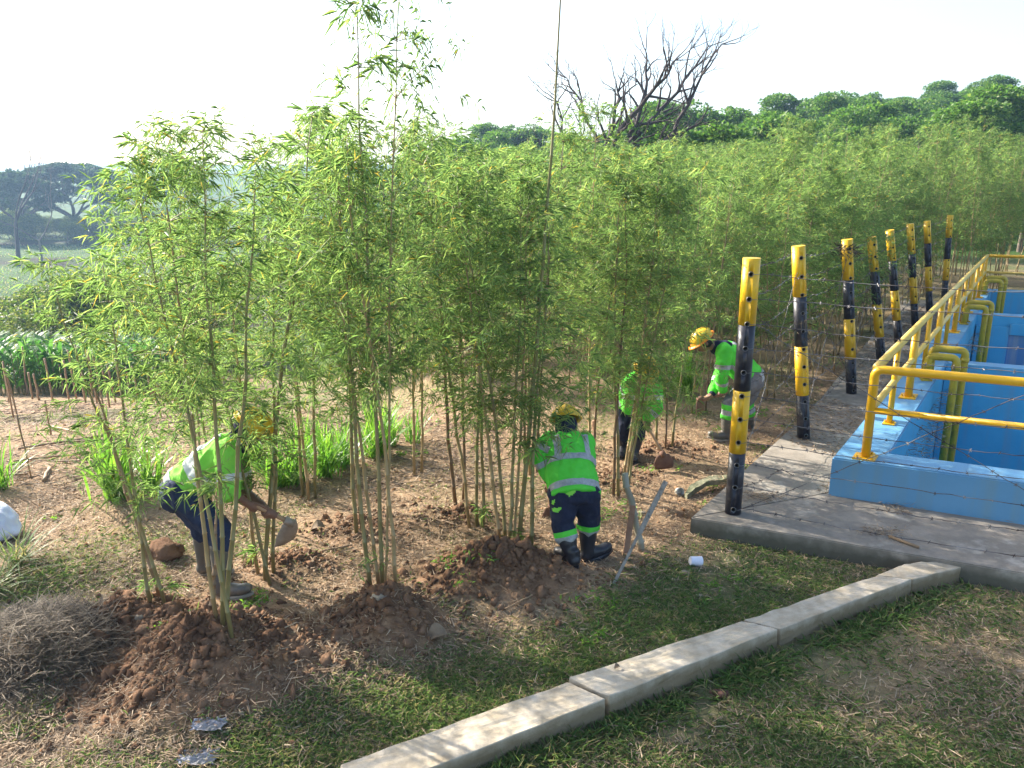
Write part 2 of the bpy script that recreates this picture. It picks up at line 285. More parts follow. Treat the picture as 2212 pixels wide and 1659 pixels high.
# ------------------------------------------------------------------ ground
MOUNDS = [  # x, y, radius x, radius y, height
    (-1.80, 4.10, 0.80, 0.66, 0.29), (-0.82, 4.55, 0.42, 0.36, 0.30), (-0.10, 5.20, 0.64, 0.42, 0.27), (-2.42, 4.62, 0.42, 0.34, 0.12),
    (-1.62, 5.40, 0.42, 0.30, 0.10), (-0.45, 6.25, 0.6, 0.35, 0.10), (-1.30, 6.10, 0.55, 0.35, 0.09), (1.02, 7.3, 0.45, 0.35, 0.06), (1.7, 8.15, 0.5, 0.35, 0.06)]
def H(x, y):
    x = np.asarray(x, float); y = np.asarray(y, float)
    ratio = x / np.maximum(y, 1.0)
    left = 1 - sstep(-0.26, -0.02, ratio)
    near = -0.215 * np.clip(y - 8.0, 0, 14.0) * sstep(7, 12, y)
    far = -3.01 - (np.clip(y - 22, 0, 45) * 0.145)
    v = np.where(y < 22, near, far)
    wob = 5 * fbm(x, y, 0.03, 3, 9)
    for yy, st in ((66, 1.0), (80, 0.9), (99, 0.9), (122, 0.6), (140, 0.6)):
        v = v + st * sstep(-0.35, 0.35, y + wob + 0.12 * x * (1 if yy != 80 else -1) - yy)
    v = v + sstep(170, 420, y) * 14
    z = v * left
    # wooded hill to the right and ahead
    hill = sstep(30, 95, y) * (2.6 + 5.6 * sstep(0.0, 0.75, ratio)) * sstep(-0.36, -0.25, ratio)
    z = z + hill + 2 * sstep(-0.2, 0.3, ratio) * sstep(95, 200, y)
    d = np.hypot(x, y)
    nearw = 1 - sstep(20, 60, d)
    z = z + nearw * (0.05 * fbm(x, y, 0.8, 3, 1) + 0.03 * fbm(x, y, 5.0, 3, 2)) + 0.3 * sstep(30, 80, d) * fbm(x, y, 0.12, 3, 4)
    flat = slab_dist(x, y); k = sstep(0.0, 0.5, flat)
    z = z * k + (1 - k) * 0.0
    # hollow left of the front heap, bank behind it
    z = z - 0.14 * np.exp(-(((x + 2.35) / 0.22) ** 2 + ((y - 4.05) / 0.5) ** 2))
    z = z - 0.16 * np.exp(-(((x - 1.56) / 0.16) ** 2 + ((y - 6.42) / 0.07) ** 2))
    z = z + 0.16 * np.exp(-(((x + 2.95) / 0.45) ** 2 + ((y - 4.15) / 0.55) ** 2))
    z = z + 0.10 * np.exp(-(((x + 3.3) / 0.7) ** 2 + ((y - 5.2) / 0.6) ** 2))
    for (mx, my, rx, ry, h) in MOUNDS:
        q = ((x - mx) / rx) ** 2 + ((y - my) / ry) ** 2
        z = z + h * np.exp(-q * 1.8) * (1 + 0.7 * fbm(x, y, 4, 3, 6))
    return z
UU = Vector((0.557, 0.8305, 0)); VV = Vector((0.905, -0.425, 0))
def slab_dist(x, y):   # rough distance outside the slab + tank area
    px = x - 1.45; py = y - 6.05
    det = UU.x * VV.y - UU.y * VV.x
    a = (px * VV.y - py * VV.x) / det; b = (-px * UU.y + py * UU.x) / det   # along UU, along VV
    ox = np.maximum(np.maximum(-a, a - 15.5), 0); oy = np.maximum(np.maximum(-b, b - 12), 0)
    return np.hypot(ox, oy)
def digmask(x, y):
    m = np.zeros_like(np.asarray(x, float))
    for (mx, my, rx, ry, h) in MOUNDS:
        q = ((x - mx) / (rx * 1.0)) ** 2 + ((y - my) / (ry * 1.0)) ** 2
        m = np.maximum(m, (1 - sstep(0.55, 1.25, q + 0.9 * fbm(x, y, 3, 3, 8))) * (1.0 if h > 0.11 else 0.55))
    return m
# kerb line from (-0.74,3.2) to (3.4,5.3)
def kerb_side(x, y):   # >0 beyond the kerb
    return (y - 3.085) - (x + 0.76) * 0.565
def grassmask(x, y):
    s = kerb_side(x, y); n = fbm(x, y, 0.9, 4, 21)
    belt = sstep(-0.05, 0.1, s) * (1 - sstep(0.55, 1.35, s + 0.5 * n - 0.45 * sstep(0.2, 1.6, x)))
    nearside = (1 - sstep(-0.15, 0.0, s)) * (0.7 + sstep(-0.04, 0.08, n) * 0.5 + 0.75 * np.exp(-((s + 0.16) / 0.14) ** 2))
    nearside = nearside * (1 - 0.4 * sstep(1.6, 2.4, x) * sstep(3.2, 3.7, y))
    leftg = 0.9 * np.exp(-(((x + 3.2) / 0.5) ** 2 + ((y - 5.0) / 0.6) ** 2)) + 0.6 * np.exp(-(((x + 2.6) / 0.7) ** 2 + ((y - 5.9) / 0.35) ** 2))
    back = 0.55 * sstep(7.0, 8.5, y) * sstep(-0.03, 0.1, n) * sstep(-0.1, 0.1, fbm(x, y, 0.35, 2, 5) + 0.05)
    mid = 0.32 * sstep(0.03, 0.12, n)
    g = np.clip(np.maximum.reduce([belt, nearside, leftg, back, mid]), 0, 1)
    return g * (1 - digmask(x, y))
def axis(lo, a, b, hi, fine, grow):
    mid = list(np.arange(a, b + 1e-6, fine)); l = [a]; s = fine
    while l[-1] > lo: s *= grow; l.append(l[-1] - s)
    r = [mid[-1]]; s = fine
    while r[-1] < hi: s *= grow; r.append(r[-1] + s)
    return np.array(l[:0:-1] + mid + r[1:])
xs = axis(-420, -3.9, 3.6, 420, 0.024, 1.045); ys = axis(-30, 2.9, 7.4, 750, 0.024, 1.022)
GX, GY = np.meshgrid(xs, ys); GZ = H(GX, GY)
dgm = digmask(GX, GY)
fine_w = (1 - sstep(8, 11, GY)) * (np.abs(GX) < 5)
GZ = GZ + fine_w * (0.010 * fbm(GX, GY, 16, 3, 31) + dgm * 0.05 * np.abs(fbm(GX, GY, 9, 4, 33)))
_det = UU.x * VV.y - UU.y * VV.x; _px = GX - 2.79; _py = GY - 6.50
_a = (_px * VV.y - _py * VV.x) / _det; _b = (-_px * UU.y + _py * UU.x) / _det
GZ = np.where((_a > 0.05) & (_a < 13.95) & (_b > 0.05) & (_b < 7.0), -2.2, GZ)
nx, ny = len(xs), len(ys)
idx = np.arange(nx * ny).reshape(ny, nx)
FQ = np.stack([idx[:-1, :-1], idx[:-1, 1:], idx[1:, 1:], idx[1:, :-1]], -1).reshape(-1, 4)
def ground_material():
    m = bpy.data.materials.new('ground_soil'); m.use_nodes = True; nt = m.node_tree; N = nt.nodes; Lk = nt.links; p = N['Principled BSDF']
    p.inputs['Roughness'].default_value = 0.95; p.inputs['Specular IOR Level'].default_value = 0.15
    tc = N.new('ShaderNodeTexCoord')
    def nz(sc, dt=8, ro=0.6):
        t = N.new('ShaderNodeTexNoise'); t.inputs['Scale'].default_value = sc; t.inputs['Detail'].default_value = dt; t.inputs['Roughness'].default_value = ro
        Lk.new(tc.outputs['Object'], t.inputs[0]); return t.outputs[0]
    def ramp(f, cs):
        r = N.new('ShaderNodeValToRGB'); e = r.color_ramp.elements; e[0].position = cs[0][0]; e[0].color = (*cs[0][1], 1); e[1].position = cs[-1][0]; e[1].color = (*cs[-1][1], 1)
        for q, c in cs[1:-1]: k = e.new(q); k.color = (*c, 1)
        Lk.new(f, r.inputs[0]); return r.outputs[0]
    def mix(f, a, b):
        x = N.new('ShaderNodeMix'); x.data_type = 'RGBA'; Lk.new(f, x.inputs[0]); Lk.new(a, x.inputs[6]); Lk.new(b, x.inputs[7]); return x.outputs[2]
    def attr(n): a = N.new('ShaderNodeAttribute'); a.attribute_name = n; return a.outputs['Fac']
    soil = ramp(nz(2.2), [(0.30, (0.21, 0.135, 0.08)), (0.5, (0.32, 0.21, 0.125)), (0.72, (0.40, 0.28, 0.17))])
    grit = ramp(nz(28), [(0.35, (0.17, 0.11, 0.07)), (0.62, (0.40, 0.29, 0.18))])
    x = N.new('ShaderNodeMix'); x.data_type = 'RGBA'; x.inputs[0].default_value = 0.45; Lk.new(soil, x.inputs[6]); Lk.new(grit, x.inputs[7]); soil = x.outputs[2]
    dug = ramp(nz(12), [(0.3, (0.12, 0.068, 0.040)), (0.55, (0.22, 0.13, 0.075)), (0.75, (0.33, 0.21, 0.12))])
    grn = ramp(nz(9), [(0.3, (0.06, 0.07, 0.03)), (0.6, (0.115, 0.135, 0.055)), (0.8, (0.19, 0.17, 0.09))])
    fld = ramp(nz(0.25), [(0.3, (0.022, 0.05, 0.01)), (0.5, (0.04, 0.085, 0.014)), (0.62, (0.06, 0.10, 0.02)), (0.75, (0.08, 0.07, 0.035))])
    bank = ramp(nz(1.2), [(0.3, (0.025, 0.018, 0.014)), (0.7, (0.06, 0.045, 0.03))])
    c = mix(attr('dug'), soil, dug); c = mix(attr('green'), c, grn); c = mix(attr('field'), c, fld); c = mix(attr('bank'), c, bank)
    Lk.new(c, p.inputs['Base Color'])
    v = N.new('ShaderNodeTexVoronoi'); v.feature = 'DISTANCE_TO_EDGE'; v.inputs['Scale'].default_value = 9; 
    vm = N.new('ShaderNodeMapRange'); vm.inputs[2].default_value = 0.05; Lk.new(v.outputs[0], vm.inputs[0])
    w = N.new('ShaderNodeMixRGB'); w.inputs[0].default_value = 0.2; w.blend_type = 'ADD'; Lk.new(tc.outputs['Object'], w.inputs[1]); Lk.new(nz(4), w.inputs[2]); Lk.new(w.outputs[0], v.inputs[0])
    ad = N.new('ShaderNodeMath'); ad.operation = 'MULTIPLY_ADD'; ad.inputs[1].default_value = 0.35; Lk.new(vm.outputs[0], ad.inputs[0]); Lk.new(nz(30, 10, 0.7), ad.inputs[2])
    b = N.new('ShaderNodeBump'); b.inputs['Strength'].default_value = 0.8; b.inputs['Distance'].default_value = 0.02; Lk.new(ad.outputs[0], b.inputs['Height']); Lk.new(b.outputs[0], p.inputs['Normal'])
    return m
gme = np_mesh('ground', np.stack([GX.ravel(), GY.ravel(), GZ.ravel()], 1), FQ, ground_material(), smooth=True)
def fattr(n, a): t = gme.attributes.new(n, 'FLOAT', 'POINT'); t.data.foreach_set('value', np.asarray(a, np.float32).ravel())
gy_, gx_ = np.gradient(GZ, ys, xs); slope = np.hypot(gx_, gy_)
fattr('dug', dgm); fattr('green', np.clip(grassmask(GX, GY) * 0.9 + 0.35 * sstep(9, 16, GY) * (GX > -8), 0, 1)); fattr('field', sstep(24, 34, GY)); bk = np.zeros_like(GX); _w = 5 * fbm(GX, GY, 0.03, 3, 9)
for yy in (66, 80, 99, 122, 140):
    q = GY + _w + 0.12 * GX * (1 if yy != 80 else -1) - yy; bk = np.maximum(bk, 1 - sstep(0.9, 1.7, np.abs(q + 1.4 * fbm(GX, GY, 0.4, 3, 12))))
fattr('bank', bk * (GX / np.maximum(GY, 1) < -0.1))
ground = obj('ground', gme); tag(ground, kind='structure')
def gz(x, y): return float(H(x, y))
def on(x, y, dz=0.0): return Vector((x, y, gz(x, y) + dz))

# ------------------------------------------------------------------ concrete slab and kerb
SL = MB()
slab_pts = [(1.47, 6.02), (3.0, 5.33), (4.6, 4.61), (9.5, 2.4), (17.8, 15.6), (9.4, 19.4), (3.56, 9.1)]
SL.prism([(1.47, 6.02), (3.0, 5.33), (4.6, 4.61), (9.5, 2.4), (10.1, 3.35), (2.86, 6.575)], -0.25, 0.15)
SL.prism([(1.47, 6.021), (2.859, 6.576), (10.62, 18.16), (9.4, 18.9), (3.56, 9.1)], -0.25, 0.149)
slab = SL.build('concrete_slab', M['concrete'], bevel=0.008)
tag(slab, 'weathered grey concrete slab under the blue tank and the striped posts', 'concrete slab')
def kerb(pts, ztop, label, tilt=0.0, lip=0.0):
    c = sum((Vector((p[0], p[1], 0)) for p in pts), Vector()) / len(pts)
    mb = MB(); vs = []; n = len(pts)
    bm = bmesh.new()
    top = [bm.verts.new((p[0] - c.x, p[1] - c.y, ztop + tilt * (p[0] - c.x))) for p in pts]
    bot = [bm.verts.new((p[0] - c.x, p[1] - c.y, -0.12)) for p in pts]
    bm.faces.new(top); bm.faces.new(list(reversed(bot)))
    for i in range(n): bm.faces.new((bot[i], bot[(i + 1) % n], top[(i + 1) % n], top[i]))
    bmesh.ops.recalc_face_normals(bm, faces=bm.faces[:])
    bmesh.ops.bevel(bm, geom=bm.edges[:], offset=0.004, segments=1, affect='EDGES', clamp_overlap=True)
    bmesh.ops.subdivide_edges(bm, edges=[e for e in bm.edges if e.calc_length() > 0.1], cuts=9, use_grid_fill=True)
    for v in bm.verts:
        w = v.co + c
        v.co += Vector((mnoise.noise(w * 7), mnoise.noise(w * 7 + Vector((5, 0, 0))), mnoise.noise(w * 6 + Vector((0, 9, 0))))) * 0.008 + Vector((mnoise.noise(w * 24), mnoise.noise(w * 26), mnoise.noise(w * 30))) * 0.005
    me = bpy.data.meshes.new('kerb_block'); bm.to_mesh(me); bm.free(); me.materials.append(M['kerb'])
    o = obj('kerb_block', me, loc=(c.x, c.y, 0)); tag(o, label, 'kerb', 'concrete kerb blocks laid end to end'); return o
kerb([(-1.9, 2.62), (-1.62, 2.45), (-0.87, 2.95), (-0.92, 3.13)], 0.11, 'short end of a kerb block at the bottom edge beside the front grass')
kerb([(-0.82, 3.19), (-0.70, 2.98), (0.505, 3.69), (0.305, 3.835)], 0.13, 'kerb block nearest the bottom edge, pale worn top, first of the row')
kerb([(0.315, 3.865), (0.53, 3.705), (1.65, 4.36), (1.45, 4.455)], 0.135, 'second kerb block with a small brown leaf scrap on its top')
kerb([(1.468, 4.480), (1.672, 4.382), (2.80, 5.01), (2.56, 5.055)], 0.13, 'third kerb block with a stained side exposed above bare soil', 0.006)
kerb([(2.575, 5.085), (2.82, 5.03), (3.42, 5.285), (3.00, 5.29), (2.86, 5.25)], 0.12, 'broken end kerb block that touches the concrete slab', 0.0)

# ------------------------------------------------------------------ blue tank
TO = Vector((2.79, 6.50, 0))
def tp(a, b): return TO + UU * a + VV * b      # a along the long side, b across
def rect(a0, a1, b0, b1): return [tp(a0, b0).xy, tp(a0, b1).xy, tp(a1, b1).xy, tp(a1, b0).xy]
ZT = 0.50; WB = 7.0
tank = empty('water_tank', tp(0, 0) + Vector((0, 0, 0.15)), 0, 'long open concrete tank painted blue, divided into cells, beside the striped posts', 'tank')
ORG = tank.location
cross = [(4.75, 5.03), (9.75, 10.03)]
def tank_wall(name, r, z0, z1, outer=True, label=None):
    m = MB(); m.prism(r, z0, z1); o = m.build(name, [M['blue_outer'], M['blue_inner']], tank, origin=ORG)
    me = o.data
    if label: o['label'] = label
    return o
def tank_box(name, a0, a1, b0, b1, z0, z1, inner_dirs, label=None):
    m = MB(); m.prism(rect(a0, a1, b0, b1), z0, z1)
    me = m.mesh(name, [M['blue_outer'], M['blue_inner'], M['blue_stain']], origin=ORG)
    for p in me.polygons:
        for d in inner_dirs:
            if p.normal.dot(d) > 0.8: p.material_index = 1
    bm = bmesh.new(); bm.from_mesh(me); bmesh.ops.bevel(bm, geom=[e for e in bm.edges if all(v.co.z + ORG.z > z1 - 0.01 for v in e.verts)], offset=0.012, segments=2, affect='EDGES'); bm.to_mesh(me); bm.free()
    o = obj(name, me, tank)
    if label: o['label'] = label
    return o
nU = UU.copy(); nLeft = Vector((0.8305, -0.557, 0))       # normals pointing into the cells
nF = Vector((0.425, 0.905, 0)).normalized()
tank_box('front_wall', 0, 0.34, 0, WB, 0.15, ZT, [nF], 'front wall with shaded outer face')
tank_box('front_wall', 0.06, 0.338, 0.1, WB, -1.9, 0.16, [nF])
tank_box('side_wall', 0.34, 14.1, 0, 0.40, -1.9, ZT - 0.002, [nLeft])
tank_box('back_wall', 13.7, 14.1, 0.40, WB, -1.9, ZT - 0.001, [-nF])
for i, (a0, a1) in enumerate(cross):
    tank_box('dividing_wall', a0, a1, 0.40, WB, -1.9, ZT - 0.003 - 0.06 * i * 0, [-nF, nF])
    # recessed opening with stained panel in the face behind
m = MB(); m.prism(rect(0.3, 14, 0.4, WB), -2.0, -1.9); m.build('floor', M['blue_inner'], tank, origin=ORG)
# stepped ledges and stained recess of the second cell
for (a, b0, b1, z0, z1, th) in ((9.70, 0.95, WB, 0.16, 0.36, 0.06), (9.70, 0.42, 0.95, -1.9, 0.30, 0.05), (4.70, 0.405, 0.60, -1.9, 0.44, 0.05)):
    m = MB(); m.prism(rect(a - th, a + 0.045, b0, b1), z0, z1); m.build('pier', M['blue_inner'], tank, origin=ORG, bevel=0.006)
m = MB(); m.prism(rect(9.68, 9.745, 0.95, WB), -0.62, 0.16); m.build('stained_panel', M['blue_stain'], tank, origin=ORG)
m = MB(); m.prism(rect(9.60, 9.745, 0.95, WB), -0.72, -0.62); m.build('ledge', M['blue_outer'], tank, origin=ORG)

# yellow pipes rising from the side wall and bending down into each cell
def arc_pts(a, b, c, r=0.07, n=5):
    a, b, c = Vector(a), Vector(b), Vector(c); p = b + (a - b).normalized() * r; q = b + (c - b).normalized() * r
    return [((1 - t) ** 2) * p + 2 * t * (1 - t) * b + t * t * q for t in [i / n for i in range(n + 1)]]
def overflow_pipe(a, db, top, bot, label, rad=0.045):
    base = tp(a, 0.30); o = empty('overflow_pipe', (base.x, base.y, ZT), 0, label, 'pipe', 'yellow pipes bending into the tank cells')
    B = tp(a, 0.30); C = tp(a, 0.30 + db)
    p0 = (B.x, B.y, ZT); p1 = (B.x, B.y, top); p2 = (C.x, C.y, top); p3 = (C.x, C.y, bot)
    mb = MB(); mb.tube([p0] + arc_pts(p0, p1, p2) + arc_pts(p1, p2, p3) + [p3], rad, 14); mb.build('pipe', M['pipe'], o, True, origin=o.location)
    mb = MB(); mb.tube([(B.x, B.y, ZT + 0.0), (B.x, B.y, ZT + 0.02)], rad * 1.9, 4); mb.build('base_plate', M['pipe'], o, origin=o.location)
    for (p, d) in ((Vector(p1), Vector((0, 0, -0.09))), (Vector(p2), Vector((0, 0, -0.09)))):
        mb = MB(); q = p + d; mb.tube([q, q + Vector((0, 0, -0.05))], rad * 1.15, 14); mb.build('collar', M['pipe'], o, True, origin=o.location)
    mb = MB(); e = Vector(p3) + Vector((0, 0, 0.06)); mb.tube([e, e - VV * 0.3], rad, 10); mb.build('outlet', M['pipe'], o, True, origin=o.location)
for (a, nm) in ((3.55, 'first'), (8.35, 'second'), (12.9, 'third')):
    overflow_pipe(a, 0.30, 0.80, -1.2 if nm == 'first' else -0.75, 'nearer of the two yellow pipes bending into the %s cell of the tank' % nm)
    overflow_pipe(a + 0.32, 0.36, 0.84, -1.2 if nm == 'first' else -0.75, 'farther of the two yellow pipes bending into the %s cell of the tank' % nm)

# railing
rail = empty('railing', tp(0.12, 0.24) + Vector((0, 0, ZT)), 0, 'yellow pipe railing with top and middle rails round the blue tank', 'railing')
RO = rail.location; ZR = 1.29; ZM = 0.93
def rp(a, b, z): p = tp(a, b); return Vector((p.x, p.y, z))
LEN = 13.45
mb = MB(); mb.tube([rp(0.2, 0.24, ZR)] + [rp(LEN, 0.24, ZR)], 0.037, 14); mb.build('top_rail', M['rail_top'], rail, True, origin=RO)
mb = MB(); mb.tube([rp(0.16, 0.24, ZM), rp(LEN, 0.24, ZM)], 0.03, 12); mb.build('middle_rail', M['rail_top'], rail, True, origin=RO)
c0 = rp(0.12, 0.24, ZT + 0.02); c1 = rp(0.12, 0.24, ZR); c2 = rp(0.12, WB, ZR)
mb = MB(); mb.tube([c0] + arc_pts(c0, c1, c2, 0.07) + [c2], 0.037, 14); mb.build('front_rail', M['rail'], rail, True, origin=RO)
mb = MB(); mb.tube([rp(0.12, 0.24, ZM), rp(0.12, WB, ZM)], 0.028, 12); mb.build('front_middle_rail', M['rail'], rail, True, origin=RO)
mb = MB(); mb.tube([rp(LEN, 0.24, ZR), rp(LEN, WB, ZR)], 0.034, 12); mb.build('back_rail', M['rail'], rail, True, origin=RO)
mb = MB(); mb.tube([rp(LEN, 0.24, ZM), rp(LEN, WB, ZM)], 0.028, 12); mb.build('back_middle_rail', M['rail_top'], rail, True, origin=RO)
def rail_post(a, b, double):
    for k, off in enumerate((0, 0.085) if double else (0,)):
        r = 0.036 if double else 0.028
        mb = MB(); mb.tube([rp(a + off, b, ZT + 0.01), rp(a + off, b, ZR - 0.01)], r, 14); mb.build('post', M['rail'], rail, True, origin=RO)
    s = 0.085 if double else 0.055
    mb = MB(); mb.prism([rp(a - s, b - s, 0).xy, rp(a - s, b + s, 0).xy, rp(a + s + (0.08 if double else 0), b + s, 0).xy, rp(a + s + (0.08 if double else 0), b - s, 0).xy], ZT - 0.001, ZT + 0.012)
    mb.build('base_plate', M['rail'], rail, origin=RO)
    if a < 3:
        for dx in (-0.7, 0.7):
            p = rp(a, b + s * dx, ZT); mb = MB(); mb.tube([p, p + Vector((0, 0, 0.035))], 0.011, 6); mb.build('bolt', M['rail'], rail, origin=RO)
for i in range(1, 12): rail_post(0.12 + i * 1.21, 0.24, i % 2 == 0)
rail_post(0.205, 0.24, False)
mb = MB(); q = 0.09; mb.prism([rp(0.12 - q, 0.24 - q, 0).xy, rp(0.12 - q, 0.24 + q, 0).xy, rp(0.12 + q, 0.24 + q, 0).xy, rp(0.12 + q, 0.24 - q, 0).xy], ZT - 0.001, ZT + 0.014); mb.build('base_plate', M['rail'], rail, origin=RO)
for dx in (-0.06, 0.06):
    p = rp(0.06, 0.24 + dx, ZT); mb = MB(); mb.tube([p, p + Vector((0, 0, 0.035))], 0.011, 6); mb.build('bolt', M['rail'], rail, origin=RO)
for b in (1.72, 3.2, 4.7): rail_post(0.12, b, False)
for b in (1.7, 3.2, 4.7): rail_post(LEN, b, False)

# ------------------------------------------------------------------ striped posts
POSTS = [((1583, 1107), (1624, 557), [701, 842, 976]), ((1736, 947), (1724.6, 531), [640, 747, 852]), ((1839, 849), (1830, 517), [604, 688, 773.6]),
         ((1904, 785), (1883, 512), [585.5, 656, 727]), ((1941, 742), (1922, 497), [563, 627, 691]), ((1977, 705), (1966, 483.5), [548, 598, 655]),
         ((2008, 680), (2002.6, 477.5), [525, 575.5, 628]), ((2039, 651), (2052.6, 465), [513, 559.6, 605])]
ordn = ['nearest', 'second', 'third', 'fourth', 'fifth', 'sixth', 'seventh', 'farthest']
PINFO = []
PR = 0.066
for i, (b, t, bands) in enumerate(POSTS):
    B = at(b[0], b[1], 0.15); T = hz(t[0], t[1], B.y); ax = (T - B)
    fr = [0.0] + [(b[1] - y) / (b[1] - t[1]) for y in reversed(bands)] + [1.0]
    # correct the fraction for perspective (height of each band edge at the post's distance)
    fz = [0.0] + [(hz(b[0], y, B.y).z - B.z) / (T.z - B.z) for y in reversed(bands)] + [1.0]
    lab = {0: 'nearest yellow and black post, standing on the slab corner', 1: 'second yellow and black post from the slab corner, dried vine on its black band',
           2: 'third yellow and black post, tangled dry vine on its top', 7: 'farthest yellow and black post, leaning to the right'}.get(i, '%s yellow and black post counted from the slab corner' % ordn[i])
    root = empty('fence_post', B, 0, lab, 'post', 'yellow and black striped fence posts')
    holes = [0.06, 0.135, 0.21] + [0.30 + 0.083 * k for k in range(8)]
    holes = [0.025 + (0.955 / 10.4) * k for k in range(11)]
    hdir = Vector((-0.25 if i == 0 else 0.05, -1, 0)).normalized()
    # cutter
    cut = MB()
    for h in holes:
        c = B + ax * h; cut.tube([c + hdir * 0.02, c + hdir * 0.12], 0.0165, 12)
    cutter = cut.build('cutter', M['hole'], origin=B); cutter.location = B
    for k in range(4):
        a, z_ = B + ax * fz[k], B + ax * fz[k + 1]
        mb = MB(); mb.tube([a, z_], PR + (0.0012 if k % 2 else 0), 40)
        yellow = (k % 2 == 1)
        o = mb.build('painted_band', [M['yellow'] if yellow else M['black']], None, False, origin=B); o.location = B
        md = o.modifiers.new('b', 'BOOLEAN'); md.operation = 'DIFFERENCE'; md.object = cutter; md.solver = 'EXACT'
        bpy.context.view_layer.update()
        me = bpy.data.meshes.new_from_object(o.evaluated_get(bpy.context.evaluated_depsgraph_get()))
        o.modifiers.clear(); old = o.data; o.data = me; bpy.data.meshes.remove(old)
        me.materials.clear(); me.materials.append(M['yellow'] if yellow else M['black']); me.materials.append(M['hole'])
        axn = ax.normalized()
        for p in me.polygons:
            r = (Vector(p.center) - axn * Vector(p.center).dot(axn))
            capf = abs(p.normal.dot(axn)) > 0.9 and (r.length < 0.02 or len(p.vertices) > 20)
            if r.length < PR - 0.006 and not capf: p.material_index = 1
            elif not capf: p.use_smooth = True
        o.location = (0, 0, 0); o.parent = root
    bpy.data.objects.remove(cutter)
    for h in holes[::1] if i < 4 else []:
        c = B + ax * h + hdir * (PR + 0.002); x = hdir.cross(ax).normalized(); y = ax.normalized()
        mb = MB(); pts = [c + (x * math.cos(a) + y * math.sin(a)) * 0.020 for a in [k * math.pi / 6 for k in range(13)]]
        mb.tube(pts, 0.0022, 4, cap=False); pts = [c + x * -0.01, c + x * -0.035 + hdir * 0.006, c + x * -0.06 - hdir * 0.02]
        mb.tube(pts, 0.002, 4); mb.build('tie_wire', M['tie'], root, origin=B)
    if i in (1, 2, 3, 5):
        V = []; n = 260 if i == 2 else 120; rr = np.random.default_rng(i)
        f0 = 0.93 if i == 2 else 0.62
        P = np.array(B + ax * f0)[None] + rr.normal(size=(n, 3)) * np.array([0.06, 0.06, 0.045 if i == 2 else 0.22]) - np.array(B)[None]
        V, Fc = leaf_arrays(P, rr.normal(size=(n, 3)), rr.uniform(0.05, 0.14, n), 0.006, rng=rr)
        v = obj('dried_vine', np_mesh('dried_vine', V, Fc, M['straw_grey']), root); tag(v, kind='stuff')
    PINFO.append((B, ax, holes))

# ------------------------------------------------------------------ barbed wire
def barbed(points, label, group, sag=0.02, seed=0, barb=0.105):
    rr = random.Random(seed); pts = []; 
    for a, b in zip(points[:-1], points[1:]):
        a = Vector(a); b = Vector(b); n = max(6, int((b - a).length / 0.09)); sg = sag * rr.uniform(0.4, 1.8)
        for k in range(n):
            t = k / n; p = a.lerp(b, t); p.z -= sg * 4 * t * (1 - t); p += Vector((rr.uniform(-1, 1), rr.uniform(-1, 1), rr.uniform(-1, 1))) * 0.006; pts.append(p)
    pts.append(Vector(points[-1])); mb = MB(); o = Vector(points[0])
    mb.tube(pts, 0.0028, 4)
    d0 = 0
    for a, b in zip(pts[:-1], pts[1:]):
        d0 += (b - a).length
        if d0 > barb:
            d0 = 0; d = (b - a).normalized(); s = d.cross(Vector((0, 0, 1))).normalized(); u = s.cross(d)
            for sg in (1, -1):
                th = rr.uniform(0, 3.14); v = s * math.cos(th) + u * math.sin(th)
                mb.tube([a - v * 0.017 + d * 0.008 * sg, a, a + v * 0.017 - d * 0.006 * sg], [0.0016, 0.004, 0.0016], 3)
    w = mb.build('barbed_wire', M['wire'], origin=o, loc=o); tag(w, label, 'barbed wire', group)
    return w
nth = ['topmost', 'second', 'third', 'fourth', 'fifth', 'sixth', 'seventh', 'eighth', 'ninth', 'tenth', 'lowest']
B0, A0, hol = PINFO[0]
FEND = Vector((4.35, 4.98, 0.15))
edge = Vector((0.06, -0.03, 0))
for k, h in enumerate(reversed(hol)):
    P0 = B0 + A0 * h + edge; P1 = FEND + Vector((0, 0, 2.1)) * h
    barbed([P0, P1], '%s level strand of barbed wire from the nearest post in front of the tank' % nth[k], 'barbed wire strands in front of the tank', 0.03, k)
barbed([B0 + A0 * hol[0] + edge + Vector((0, -0.02, 0)), FEND + Vector((0, -0.02, 2.1 * 0.86))], 'barbed wire rising diagonally to the right across the tank front', 'diagonal barbed wires', 0.02, 41)
barbed([B0 + A0 * hol[8] + edge + Vector((0, -0.03, 0)), FEND + Vector((0, -0.03, 0.15))], 'barbed wire falling diagonally to the right across the tank front', 'diagonal barbed wires', 0.02, 42)
barbed([B0 + A0 * hol[1] + edge, B0 + Vector((0.7, 0.9, 0.05)), B0 + Vector((1.3, 0.75, 0.02))], 'loose strand of barbed wire lying on the slab by the nearest post', 'loose barbed wire', 0.05, 43)
for k, h in enumerate([0.97, 0.86, 0.74, 0.62, 0.5, 0.38, 0.26, 0.13]):
    pts = [B + A * h + Vector((-0.05, 0, 0)) for (B, A, _) in PINFO]
    barbed(pts, '%s strand of barbed wire running back along the striped posts' % nth[k], 'barbed wire strands along the posts', 0.05, 60 + k)
for s in range(3):
    Ba, Aa, _ = PINFO[s]; Bb, Ab, _ = PINFO[s + 1]; nn = ('nearest and second', 'second and third', 'third and fourth')[s]
    barbed([Ba + Aa * 0.9, Bb + Ab * 0.12], 'barbed wire slanting down between the %s posts' % nn, 'diagonal barbed wires', 0.06, 80 + s)
    barbed([Ba + Aa * 0.1, Bb + Ab * 0.9], 'barbed wire slanting up between the %s posts' % nn, 'diagonal barbed wires', 0.06, 90 + s)

